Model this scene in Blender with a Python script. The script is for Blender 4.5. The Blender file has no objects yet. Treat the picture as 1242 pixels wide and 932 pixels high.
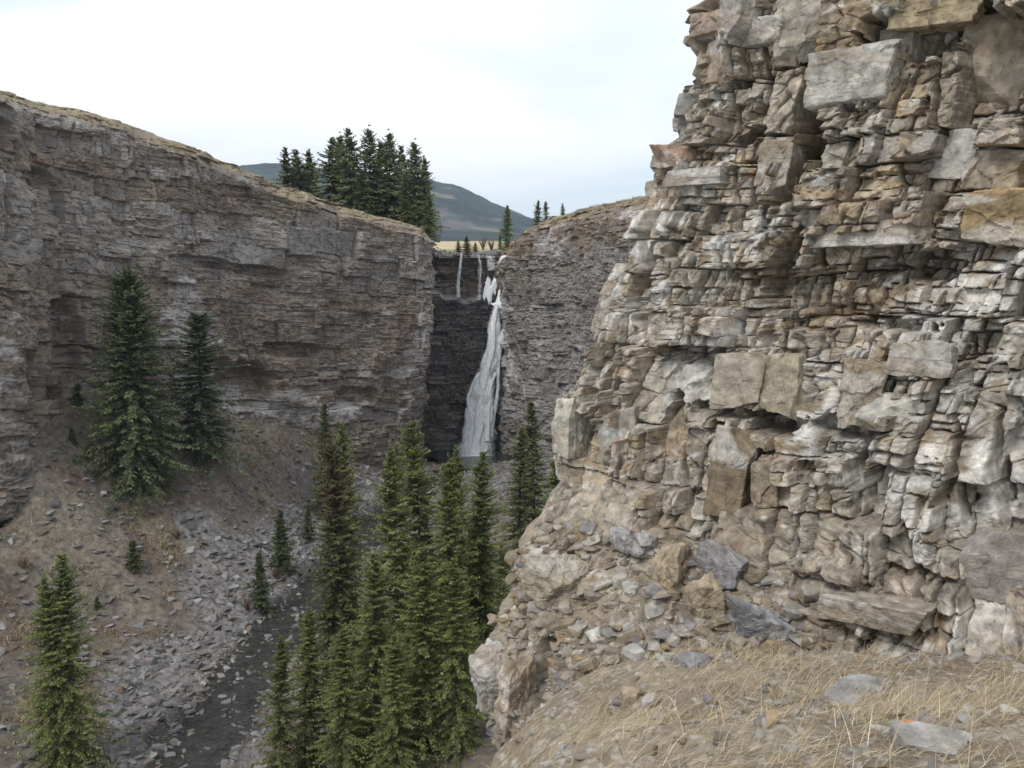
import bpy, math, random
import numpy as np

S = bpy.context.scene
R = math.radians
# ------------------------------------------------------------------ camera
F = 1168.0                      # focal length in photo pixels (1242 wide)
PITCH = 8.1
CP, SP = math.cos(R(PITCH)), math.sin(R(PITCH))
cam_d = bpy.data.cameras.new('camera')
cam_d.sensor_width = 36.0
cam_d.lens = 36.0 * F / 1242.0
cam_d.clip_start = 0.1
cam_d.clip_end = 20000
cam = bpy.data.objects.new('camera', cam_d)
S.collection.objects.link(cam)
cam.location = (0, 0, 0)
cam.rotation_euler = (R(90 - PITCH), 0, 0)
S.camera = cam
# ------------------------------------------------------------------ sky, sun, exposure
SUN_ELEV, SUN_AZ = 50.0, 215.0   # azimuth clockwise from +Y: behind the camera, to its left
world = bpy.data.worlds.new('World')
S.world = world
world.use_nodes = True
wt = world.node_tree
for n in list(wt.nodes):
    wt.nodes.remove(n)
w_out = wt.nodes.new('ShaderNodeOutputWorld')
w_bg = wt.nodes.new('ShaderNodeBackground')
w_sky = wt.nodes.new('ShaderNodeTexSky')
w_sky.sky_type = 'NISHITA'
w_sky.sun_disc = False
w_sky.sun_elevation = R(SUN_ELEV)
w_sky.sun_rotation = R(SUN_AZ)
w_tc = wt.nodes.new('ShaderNodeTexCoord')
w_map = wt.nodes.new('ShaderNodeMapping')
w_map.inputs['Scale'].default_value = (1.2, 1.2, 3.6)
w_no = wt.nodes.new('ShaderNodeTexNoise')
w_no.inputs['Scale'].default_value = 1.6
w_no.inputs['Detail'].default_value = 5
w_no.inputs['Roughness'].default_value = 0.5
w_no.inputs['Distortion'].default_value = 0.4
w_ra = wt.nodes.new('ShaderNodeMapRange')
w_ra.inputs['From Min'].default_value = 0.38
w_ra.inputs['From Max'].default_value = 0.56
w_ra.inputs['To Min'].default_value = 0.15
w_ra.inputs['To Max'].default_value = 1.0
w_mx = wt.nodes.new('ShaderNodeMix')
w_mx.data_type = 'RGBA'
w_mx.inputs[7].default_value = (11.6, 11.8, 12.0, 1)
wt.links.new(w_tc.outputs['Generated'], w_map.inputs['Vector'])
wt.links.new(w_map.outputs['Vector'], w_no.inputs['Vector'])
wt.links.new(w_no.outputs['Fac'], w_ra.inputs['Value'])
wt.links.new(w_ra.outputs['Result'], w_mx.inputs[0])
w_m2 = wt.nodes.new('ShaderNodeMix')
w_m2.data_type = 'RGBA'
w_m2.inputs[0].default_value = 0.8
w_m2.inputs[7].default_value = (7.9, 9.7, 11.4, 1)
wt.links.new(w_sky.outputs['Color'], w_m2.inputs[6])
wt.links.new(w_m2.outputs[2], w_mx.inputs[6])
wt.links.new(w_mx.outputs[2], w_bg.inputs['Color'])
wt.links.new(w_bg.outputs['Background'], w_out.inputs['Surface'])
w_bg.inputs['Strength'].default_value = 0.10

sun_d = bpy.data.lights.new('sun', 'SUN')
sun_d.energy = 1.8
sun_d.angle = R(16)
sun_d.color = (1.0, 0.95, 0.88)
sun = bpy.data.objects.new('sun', sun_d)
S.collection.objects.link(sun)
sun.location = (-20, -30, 60)
sun.rotation_euler = (R(90 - SUN_ELEV), 0, R(180 - SUN_AZ))
S.view_settings.view_transform = 'Standard'
S.view_settings.look = 'None'
S.view_settings.gamma = 1.0
S.view_settings.exposure = 0.0
S.cycles.use_denoising = True
S.cycles.max_bounces = 6
S.cycles.transparent_max_bounces = 16

# ------------------------------------------------------------------ helpers
def at(px, py, Y):
    """photo pixel + distance ahead of the camera -> world point"""
    u = (px - 621.0) / F
    v = (466.0 - py) / F
    wy = CP + v * SP
    wz = v * CP - SP
    return np.array([u / wy * Y, Y, wz / wy * Y])

def proj(P):
    d = P[..., 1] * CP - P[..., 2] * SP
    up = P[..., 1] * SP + P[..., 2] * CP
    return 621 + F * P[..., 0] / d, 466 - F * up / d

_RT = np.random.default_rng(20240).random((1024, 1024)).astype(np.float32)

def hsh(seed, a, b):
    """repeatable random number in 0..1 for integer cells"""
    return _RT[(a + seed * 131 + (b >> 10) * 17) & 1023, (b + seed * 57 + (a >> 10) * 29) & 1023].astype(np.float64)

def vn(x, y, seed=0):
    xi, yi = np.floor(x), np.floor(y)
    fx, fy = x - xi, y - yi
    fx = fx * fx * (3 - 2 * fx); fy = fy * fy * (3 - 2 * fy)
    xi = (xi.astype(np.int32) + seed * 131) & 1023; yi = (yi.astype(np.int32) + seed * 57) & 1023
    x1 = (xi + 1) & 1023; y1 = (yi + 1) & 1023
    a, b, c, d = _RT[xi, yi], _RT[x1, yi], _RT[xi, y1], _RT[x1, y1]
    return (a + (b - a) * fx) * (1 - fy) + (c + (d - c) * fx) * fy - 0.5

def fbm(x, y, oct=4, seed=0, gain=0.5, lac=2.03):
    t, a = 0, 1.0
    for i in range(oct):
        t = t + a * vn(x + 17.3 * i, y - 9.1 * i, seed + i)
        x, y, a = x * lac, y * lac, a * gain
    return t

def worley(x, y, seed=0, jit=0.9):
    """nearest cell: id (ix, iy), offset to its centre, F1, F2"""
    xi, yi = np.floor(x).astype(np.int32), np.floor(y).astype(np.int32)
    f1 = np.full(x.shape, 9.0); f2 = np.full(x.shape, 9.0)
    cx = np.zeros(x.shape, np.int32); cy = np.zeros(x.shape, np.int32)
    dx = np.zeros(x.shape); dy = np.zeros(x.shape)
    for i in (-1, 0, 1):
        for j in (-1, 0, 1):
            gx, gy = xi + i, yi + j
            ox = x - (gx + 0.5 + jit * (hsh(seed, gx, gy) - 0.5))
            oy = y - (gy + 0.5 + jit * (hsh(seed + 7, gx, gy) - 0.5))
            d = np.sqrt(ox * ox + oy * oy)
            n = d < f1
            f2 = np.where(n, f1, np.minimum(f2, d))
            f1 = np.where(n, d, f1)
            cx = np.where(n, gx, cx); cy = np.where(n, gy, cy)
            dx = np.where(n, ox, dx); dy = np.where(n, oy, dy)
    return cx, cy, dx, dy, f1, f2

def sst(x, a, b):
    t = np.clip((x - a) / (b - a), 0, 1)
    return t * t * (3 - 2 * t)

def lerp(a, b, t):
    return a + (b - a) * t

def mesh_from(name, V, Q, col=None, mats=(), parent=None, smooth=False, T=None):
    """one mesh object from vertex array, quad array and (optionally) triangle array"""
    me = bpy.data.meshes.new(name)
    V = np.ascontiguousarray(V, dtype=np.float32).reshape(-1, 3)
    Q = np.zeros((0, 4), np.int32) if Q is None else np.asarray(Q, np.int32).reshape(-1, 4)
    T = np.zeros((0, 3), np.int32) if T is None else np.asarray(T, np.int32).reshape(-1, 3)
    me.vertices.add(len(V))
    me.vertices.foreach_set('co', V.ravel())
    li = np.concatenate([Q.ravel(), T.ravel()]).astype(np.int32)
    me.loops.add(len(li))
    me.loops.foreach_set('vertex_index', li)
    ls = np.concatenate([np.arange(len(Q)) * 4, len(Q) * 4 + np.arange(len(T)) * 3]).astype(np.int32)
    me.polygons.add(len(ls))
    me.polygons.foreach_set('loop_start', ls)
    if smooth:
        me.polygons.foreach_set('use_smooth', np.ones(len(ls), bool))
    else:
        me.polygons.foreach_set('use_smooth', np.zeros(len(ls), bool))
    if col is not None:
        c = np.ones((len(V), 4), np.float32)
        c[:, :3] = np.asarray(col).reshape(-1, 3)
        a = me.color_attributes.new('Col', 'FLOAT_COLOR', 'POINT')
        a.data.foreach_set('color', c.ravel())
    me.update(calc_edges=True)
    me.validate()
    o = bpy.data.objects.new(name, me)
    S.collection.objects.link(o)
    for m in (mats if isinstance(mats, (list, tuple)) else [mats]):
        me.materials.append(m)
    if parent is not None:
        o.parent = parent
    return o

def grid_quads(n, m, off=0):
    i = np.arange(n - 1)[:, None] * m + np.arange(m - 1)[None, :]
    return np.stack([i, i + 1, i + m + 1, i + m], -1).reshape(-1, 4) + off

def tag(o, label, cat, group=None, kind=None):
    o['label'] = label
    o['category'] = cat
    if group: o['group'] = group
    if kind: o['kind'] = kind
    return o

def empty(name, loc=(0, 0, 0)):
    e = bpy.data.objects.new(name, None)
    e.empty_display_size = 0.2
    e.location = loc
    S.collection.objects.link(e)
    return e

# ------------------------------------------------------------------ materials
def new_mat(name):
    m = bpy.data.materials.new(name)
    m.use_nodes = True
    nt = m.node_tree
    return m, nt, nt.nodes['Principled BSDF']

def col_mat(name, rough=0.9, scale=8.0, var=0.35, bump=0.4, dist=0.02, spec=0.25, fine=4.0, stretch=(1, 1, 1)):
    """vertex colour x two octaves of solid noise, with bump"""
    m, nt, b = new_mat(name)
    at_ = nt.nodes.new('ShaderNodeAttribute'); at_.attribute_name = 'Col'
    tc = nt.nodes.new('ShaderNodeTexCoord')
    mp = nt.nodes.new('ShaderNodeMapping'); mp.inputs['Scale'].default_value = stretch
    nt.links.new(tc.outputs['Object'], mp.inputs['Vector'])
    n1 = nt.nodes.new('ShaderNodeTexNoise')
    n1.inputs['Scale'].default_value = scale; n1.inputs['Detail'].default_value = 8
    n1.inputs['Roughness'].default_value = 0.65
    nt.links.new(mp.outputs['Vector'], n1.inputs['Vector'])
    r = nt.nodes.new('ShaderNodeMapRange')
    r.inputs['From Min'].default_value = 0.3; r.inputs['From Max'].default_value = 0.7
    r.inputs['To Min'].default_value = 1 - var; r.inputs['To Max'].default_value = 1 + var
    nt.links.new(n1.outputs['Fac'], r.inputs['Value'])
    mul = nt.nodes.new('ShaderNodeVectorMath'); mul.operation = 'SCALE'
    nt.links.new(at_.outputs['Color'], mul.inputs[0])
    nt.links.new(r.outputs['Result'], mul.inputs['Scale'])
    nt.links.new(mul.outputs['Vector'], b.inputs['Base Color'])
    b.inputs['Roughness'].default_value = rough
    b.inputs['Specular IOR Level'].default_value = spec
    if bump > 0:
        n2 = nt.nodes.new('ShaderNodeTexNoise')
        n2.inputs['Scale'].default_value = scale * fine; n2.inputs['Detail'].default_value = 6
        n2.inputs['Roughness'].default_value = 0.7
        nt.links.new(mp.outputs['Vector'], n2.inputs['Vector'])
        bp = nt.nodes.new('ShaderNodeBump')
        bp.inputs['Strength'].default_value = bump; bp.inputs['Distance'].default_value = dist
        nt.links.new(n2.outputs['Fac'], bp.inputs['Height'])
        nt.links.new(bp.outputs['Normal'], b.inputs['Normal'])
    return m

M_near = col_mat('near_rock', scale=8.0, var=0.48, bump=0.9, dist=0.018, fine=5)
M_far = col_mat('far_rock', scale=1.3, var=0.30, bump=0.5, dist=0.08, fine=4, stretch=(1, 1, 2.2))
M_wet = col_mat('wet_rock', rough=0.45, scale=1.2, var=0.35, bump=0.6, dist=0.08, fine=4, spec=0.5, stretch=(.6, .6, 3))
M_ground = col_mat('canyon_soil', scale=2.6, var=0.55, bump=0.9, dist=0.08, fine=4)
M_soil = col_mat('ledge_soil', scale=9, var=0.3, bump=0.6, dist=0.012, fine=5)
M_scree = col_mat('scree_stone', scale=2.5, var=0.25, bump=0.3, dist=0.03)
M_grass = col_mat('dry_grass', rough=0.7, scale=4, var=0.2, bump=0)
M_hill = col_mat('forested_hill', scale=0.02, var=0.3, bump=0.6, dist=6, fine=6)
M_plain = col_mat('dry_meadow', scale=0.05, var=0.15, bump=0.3, dist=0.1)
M_brow = col_mat('rim_turf', scale=2.2, var=0.5, bump=0.8, dist=0.15)
M_bark = col_mat('spruce_bark', scale=6, var=0.3, bump=0.4, dist=0.02)

def needle_mat():
    m, nt, b = new_mat('spruce_needles')
    at_ = nt.nodes.new('ShaderNodeAttribute'); at_.attribute_name = 'Col'
    nt.links.new(at_.outputs['Color'], b.inputs['Base Color'])
    b.inputs['Roughness'].default_value = 0.65
    b.inputs['Specular IOR Level'].default_value = 0.2
    tr = nt.nodes.new('ShaderNodeBsdfTranslucent')
    nt.links.new(at_.outputs['Color'], tr.inputs['Color'])
    mx = nt.nodes.new('ShaderNodeMixShader'); mx.inputs[0].default_value = 0.25
    out = nt.nodes['Material Output']
    nt.links.new(b.outputs[0], mx.inputs[1]); nt.links.new(tr.outputs[0], mx.inputs[2])
    nt.links.new(mx.outputs[0], out.inputs['Surface'])
    return m
M_needle = needle_mat()

def water_mat():
    m, nt, b = new_mat('creek_water')
    b.inputs['Base Color'].default_value = (0.035, 0.04, 0.036, 1)
    b.inputs['Roughness'].default_value = 0.07
    b.inputs['IOR'].default_value = 1.33
    tc = nt.nodes.new('ShaderNodeTexCoord')
    n = nt.nodes.new('ShaderNodeTexNoise'); n.inputs['Scale'].default_value = 3.0; n.inputs['Detail'].default_value = 6
    nt.links.new(tc.outputs['Object'], n.inputs['Vector'])
    n3 = nt.nodes.new('ShaderNodeTexNoise'); n3.inputs['Scale'].default_value = 1.6; n3.inputs['Detail'].default_value = 7
    n3.inputs['Roughness'].default_value = 0.75
    nt.links.new(tc.outputs['Object'], n3.inputs['Vector'])
    cr = nt.nodes.new('ShaderNodeValToRGB')
    e = cr.color_ramp.elements
    e[0].position = 0.38; e[0].color = (0.03, 0.03, 0.026, 1)
    e[1].position = 0.68; e[1].color = (0.07, 0.074, 0.07, 1)
    e2 = cr.color_ramp.elements.new(0.74); e2.color = (0.26, 0.28, 0.28, 1)
    nt.links.new(n3.outputs['Fac'], cr.inputs['Fac'])
    nt.links.new(cr.outputs['Color'], b.inputs['Base Color'])
    bp = nt.nodes.new('ShaderNodeBump'); bp.inputs['Strength'].default_value = 0.5; bp.inputs['Distance'].default_value = 0.15
    nt.links.new(n.outputs['Fac'], bp.inputs['Height'])
    nt.links.new(bp.outputs['Normal'], b.inputs['Normal'])
    return m
M_water = water_mat()

def fall_mat():
    """white water: streaks along the drop, thinner towards the edges (attribute Col.r)"""
    m, nt, b = new_mat('falling_water')
    b.inputs['Base Color'].default_value = (0.97, 0.98, 0.99, 1)
    b.inputs['Roughness'].default_value = 0.5
    at_ = nt.nodes.new('ShaderNodeAttribute'); at_.attribute_name = 'Col'
    tc = nt.nodes.new('ShaderNodeTexCoord')
    mp = nt.nodes.new('ShaderNodeMapping'); mp.inputs['Scale'].default_value = (7.0, 7.0, 0.62)
    n = nt.nodes.new('ShaderNodeTexNoise'); n.inputs['Scale'].default_value = 1.7; n.inputs['Detail'].default_value = 7
    n.inputs['Roughness'].default_value = 0.62
    nt.links.new(tc.outputs['Object'], mp.inputs['Vector']); nt.links.new(mp.outputs['Vector'], n.inputs['Vector'])
    sp = nt.nodes.new('ShaderNodeSeparateColor'); nt.links.new(at_.outputs['Color'], sp.inputs[0])
    ad = nt.nodes.new('ShaderNodeMath'); ad.operation = 'ADD'
    nt.links.new(n.outputs['Fac'], ad.inputs[0]); nt.links.new(sp.outputs[0], ad.inputs[1])
    r = nt.nodes.new('ShaderNodeMapRange')
    r.inputs['From Min'].default_value = 0.54; r.inputs['From Max'].default_value = 0.98
    nt.links.new(ad.outputs[0], r.inputs['Value'])
    nt.links.new(r.outputs['Result'], b.inputs['Alpha'])
    n2 = nt.nodes.new('ShaderNodeTexNoise'); n2.inputs['Scale'].default_value = 2.2; n2.inputs['Detail'].default_value = 8
    n2.inputs['Roughness'].default_value = 0.7
    nt.links.new(mp.outputs['Vector'], n2.inputs['Vector'])
    cr = nt.nodes.new('ShaderNodeValToRGB')
    cr.color_ramp.elements[0].position = 0.36; cr.color_ramp.elements[0].color = (0.52, 0.58, 0.64, 1)
    cr.color_ramp.elements[1].position = 0.56; cr.color_ramp.elements[1].color = (0.97, 0.98, 0.99, 1)
    nt.links.new(n2.outputs['Fac'], cr.inputs['Fac']); nt.links.new(cr.outputs['Color'], b.inputs['Base Color'])
    b.inputs['Subsurface Weight'].default_value = 0.0
    b.inputs['Subsurface Radius'].default_value = (1.0, 1.0, 1.0)
    b.inputs['Subsurface Scale'].default_value = 0.6
    return m
M_fall = fall_mat()
m_, nt_, b_ = new_mat('ice')
b_.inputs['Base Color'].default_value = (0.86, 0.89, 0.92, 1); b_.inputs['Roughness'].default_value = 0.5
M_ice = m_

# ------------------------------------------------------------------ layered rock
def strata(zlo, zhi, thick, rng):
    b = [zlo]
    while b[-1] < zhi:
        lo, hi = thick(b[-1])
        b.append(b[-1] + lo + (hi - lo) * rng.random() ** 1.6)
    return np.array(b)

def blocks(s, z, bz, slo, shi, width, rng, keep=0.5):
    """bedding planes bz cut by vertical joints: layer, block number, the four distances to the block's edges, local position"""
    k = np.clip(np.searchsorted(bz, z) - 1, 0, len(bz) - 2)
    db, dt = z - bz[k], bz[k + 1] - z
    uz = z - 0.5 * (bz[k] + bz[k + 1])
    dl = np.zeros(s.shape); dr = np.zeros(s.shape); j = np.zeros(s.shape, np.int32)
    order = np.argsort(k.ravel(), kind='stable')
    cuts = np.searchsorted(k.ravel()[order], np.arange(len(bz)))
    sf, jf, lf, rf = s.ravel(), j.ravel(), dl.ravel(), dr.ravel()
    prev = []
    for L in range(len(bz) - 1):
        lo, hi = width(0.5 * (bz[L] + bz[L + 1]))
        js, x = [slo], slo
        while x < shi:
            x += lo + (hi - lo) * rng.random() ** 1.4
            js.append(x)
        kept = [p + rng.normal() * 0.04 * lo for p in prev if rng.random() < keep]
        js = [q for q in js if all(abs(q - p) > 0.35 * lo for p in kept)] + kept
        js = np.array(sorted(js + [slo - 50, shi + 50]))
        prev = list(js[1:-1])
        ix = order[cuts[L]:cuts[L + 1]]
        if not len(ix):
            continue
        sm = sf[ix]
        q = np.clip(np.searchsorted(js, sm) - 1, 0, len(js) - 2)
        jf[ix] = q
        lf[ix] = sm - js[q]
        rf[ix] = js[q + 1] - sm
    return k.astype(np.int32), j, dl, dr, db, dt, 0.5 * (dl - dr), uz

def chipped(dl, dr, db, dt, k, j, seed, wmin, wmax, slope=1.3):
    """depth lost to the planar chamfers along a block's four edges (each edge its own width)"""
    o = 0
    for i, d in enumerate((dl, dr, db, dt)):
        w = wmin + (wmax - wmin) * (1.0 if i < 2 else 0.45) * hsh(seed + i, k, j) ** 3
        o = np.maximum(o, (w - d) * (0.7 + slope * hsh(seed + 5 + i, k, j)))
    return np.maximum(o, 0)

def facets(s, z, cell, tilt, seed, aspect=1.0):
    cx, cy, dx, dy, f1, f2 = worley(s / cell, z / cell * aspect, seed)
    return ((hsh(seed + 1, cx, cy) - 0.5) * dx + (hsh(seed + 2, cx, cy) - 0.5) * dy + (hsh(seed + 3, cx, cy) - 0.5) * 0.5) * cell * tilt, f2 - f1

def pick(pal, w, r):
    c = np.cumsum(np.array(w, float)); c /= c[-1]
    return np.array(pal)[np.clip(np.searchsorted(c, r), 0, len(pal) - 1)]

def plan_curve(P, D1, D2, s, r):
    """corner point P (n,2) with the wall leaving along D1 (s > 0) and turning back along D2 (s < 0), rounded by r"""
    a = (s + np.sqrt(s * s + r * r)) / 2 - r / 2
    b = (-s + np.sqrt(s * s + r * r)) / 2 - r / 2
    return P + D1 * a[..., None] + D2 * b[..., None]

# ------------------------------------------------------------------ near cliff on the right
G = lambda *c: np.array(c)
near_pal = [G(.315, .26, .195), G(.35, .315, .265), G(.205, .155, .105), G(.31, .23, .135), G(.265, .25, .23), G(.42, .39, .345), G(.27, .15, .085)]
sil = [(930, -200, 14.8), (905, -90, 14.6), (880, -6, 14.5), (846, 12, 14.45), (838, 40, 14.4), (850, 62, 14.4), (844, 105, 14.4), (836, 140, 14.35), (838, 165, 14.3), (803, 188, 14.3),
       (797, 240, 14.2), (778, 275, 14.1), (762, 305, 14.0), (740, 360, 13.9), (724, 420, 13.8), (712, 455, 13.7), (684, 495, 13.6), (679, 545, 13.5),
       (686, 588, 13.35), (668, 600, 13.2), (645, 645, 12.8), (622, 680, 12.5), (626, 722, 12.2), (604, 760, 11.7), (585, 815, 11.2), (590, 860, 10.9),
       (602, 900, 10.6), (600, 980, 10.2), (560, 1200, 9.6)]
sw = np.array([at(*q) for q in sil])
sw = sw[np.argsort(sw[:, 2])]
dW, dB = np.array([0.74, -0.672]), np.array([0.42, 0.907])

def near_base(s, z):
    x = np.interp(z, sw[:, 2], sw[:, 0]); y = np.interp(z, sw[:, 2], sw[:, 1])
    xs = sum(np.interp(z + o, sw[:, 2], sw[:, 0]) for o in (-.5, -.25, 0, .25, .5)) / 5
    ys = sum(np.interp(z + o, sw[:, 2], sw[:, 1]) for o in (-.5, -.25, 0, .25, .5)) / 5
    w = np.exp(-np.maximum(s, 0) / 1.2)
    P = np.stack([xs + (x - xs) * w, ys + (y - ys) * w], -1)
    return plan_curve(P, dW, dB, s, 0.5)

def outward(base, s, z, h=0.05):
    t = base(s + h, z) - base(s - h, z)
    n = np.stack([t[..., 1], -t[..., 0]], -1)
    return n / np.linalg.norm(n, axis=-1, keepdims=True)

def layered(s, z, u, seed, th0, wd0, th1, wd1, th2, wd2, probs, amp, slo, shi, zlo, zhi, lam_th):
    """a quarried-looking face: big joint blocks, each left massive, split into beds or broken into smaller blocks.
    u is the size of a large block; amp scales the relief. Returns relief and the ids used for colour"""
    rng = np.random.default_rng(seed)
    sw_ = s + u * (0.15 * fbm(s * 0.7 / u, z * 0.7 / u, 2, seed) + 0.022 * fbm(s * 5 / u, z * 5 / u, 3, seed + 4))
    zw = z + u * (0.24 * fbm(s * 0.35 / u, z * 0.45 / u, 2, seed + 8) + 0.028 * fbm(s * 4 / u, z * 4 / u, 3, seed + 12))
    colz = np.floor(sw_ / (1.9 * u) + 0.35 * fbm(z * 0.6 / u, s * 0.1, 2, seed + 3)).astype(np.int32)
    zw = zw + u * 0.42 * (hsh(seed + 2, colz, colz * 0) - 0.5)
    B0 = blocks(sw_, zw, strata(zlo, zhi, th0, rng), slo, shi, wd0, rng, 0.35)
    k0, j0 = B0[0], B0[1]
    h = [hsh(seed + 20 + i, k0, j0) for i in range(8)]
    pA, pB = probs(z)
    tA, tB = h[0] < pA, (h[0] >= pA) & (h[0] < pA + pB)
    D = amp * (0.55 * (h[1] - 0.5) + np.where(h[2] > 0.86, 0.30, 0) - np.where(h[2] < 0.15, 0.30, 0) + 0.22 * (hsh(seed + 19, k0, k0 * 0) - 0.5))
    D += (B0[6] * (h[3] - 0.5) * 0.34 + B0[7] * (h[4] - 0.5) * 0.30)
    ch0 = chipped(*B0[2:6], k0, j0, seed + 30, 0.010 * u, 0.15 * u)
    # beds
    B1 = blocks(sw_ + 0.05 * u * fbm(s * 2 / u, z * 6 / u, 2, seed + 5), zw + u * 0.1 * (h[5] - 0.5), strata(zlo - 1, zhi + 1, th1, rng), slo, shi, wd1, rng, 0.62)
    g = [hsh(seed + 50 + i, B1[0], B1[1]) for i in range(4)]
    D1 = amp * (0.20 * (g[0] - 0.5) + np.where(g[1] > .88, .12, 0) - np.where(g[1] < .1, .14, 0)) + B1[6] * (g[2] - 0.5) * 0.16
    ch1 = chipped(*B1[2:6], B1[0], B1[1], seed + 60, 0.004 * u, 0.05 * u)
    # broken
    B2 = blocks(sw_ + u * 0.15 * zw * 0 + u * 0.3 * (h[6] - 0.5) + 0.12 * B0[7] * (h[5] - .5), zw + u * 0.3 * (h[7] - 0.5), strata(zlo - 1, zhi + 1, th2, rng), slo, shi, wd2, rng, 0.55)
    q = [hsh(seed + 70 + i, B2[0], B2[1]) for i in range(5)]
    D2 = amp * (0.32 * (q[0] - 0.5) + np.where(q[1] > .92, .16, 0) - np.where(q[1] < .09, .25, 0)) + B2[6] * (q[2] - 0.5) * 0.42 + B2[7] * (q[3] - 0.5) * 0.26
    ch2 = chipped(*B2[2:6], B2[0], B2[1], seed + 80, 0.005 * u, 0.09 * u)
    sub = np.where(tA, 0, np.where(tB, D1, D2))
    chs = np.where(tA, 0, np.where(tB, ch1, ch2))
    D = D + sub - np.maximum(ch0 * 0.8, chs)
    # open cracks: some joints gape, most are tight
    def crack(Bx, sd, g0, dep):
        m = np.minimum(np.minimum(Bx[2], Bx[3]), np.minimum(Bx[4], Bx[5]))
        w = g0 * (0.35 + 1.6 * hsh(sd, Bx[0], Bx[1]) ** 2) * (0.5 + sst(fbm(s * 1.6 / u, z * 1.6 / u, 2, sd), -.2, .35))
        return dep * np.exp(-(m / (0.62 * w)) ** 4)
    D -= crack(B0, seed + 90, 0.026 * u, 0.30 * amp)
    D -= np.where(tA, 0, np.where(tB, crack(B1, seed + 92, 0.013 * u, 0.15 * amp), crack(B2, seed + 94, 0.018 * u, 0.20 * amp)))
    # laminae showing on part of the faces
    lam = blocks(sw_, zw + 0.015 * u * fbm(s * 4 / u, z * 3 / u, 2, seed + 33), strata(zlo, zhi, lambda t: lam_th, rng), slo, shi, lambda t: (0.3 * u, 1.8 * u), rng, 0.2)
    lw = sst(fbm(s * .7 / u, z * 1.1 / u, 3, seed + 34), 0.0, 0.2) * np.where(tA, 0.4, 1.0)
    D += lw * (lam_th[1] * 0.45 * (hsh(seed + 35, lam[0], lam[1]) - 0.5) - lam_th[0] * 0.6 * np.exp(-(np.minimum(lam[4], lam[5]) / (lam_th[0] * .35)) ** 2))
    # conchoidal facets and grain
    fa, fe = facets(s + 0.08 * u * fbm(s * 4 / u, z * 4 / u, 2, seed + 36), z, 0.42 * u, 0.75, seed + 37, 1.1)
    fb, _ = facets(s + 0.03 * u * fbm(s * 9 / u, z * 9 / u, 2, seed + 38), z, 0.15 * u, 0.75, seed + 41, 1.2)
    D += fa * 0.55 + fb * 0.5 + 0.018 * u * fbm(s * 2.2 / u, z * 2.2 / u, 4, seed + 44) + 0.014 * u * fbm(s * 14 / u, z * 18 / u, 3, seed + 48)
    fc_, _ = facets(s + 0.02 * u * fbm(s * 12 / u, z * 12 / u, 2, seed + 39), z, 0.065 * u, 0.9, seed + 45, 1.2)
    D += fc_ * 0.45 - 0.07 * u * np.exp(-(fe / 0.045) ** 2) * sst(fbm(s * 1.1 / u + 4, z * 1.1 / u, 3, seed + 46), 0.02, 0.12)
    kk = np.where(tA, k0 + 3000, np.where(tB, B1[0], B2[0] + 1500)).astype(np.int32)
    jj = np.where(tA, j0, np.where(tB, B1[1] + 700, B2[1] + 1700)).astype(np.int32)
    return D, kk, jj, k0, j0

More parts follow.
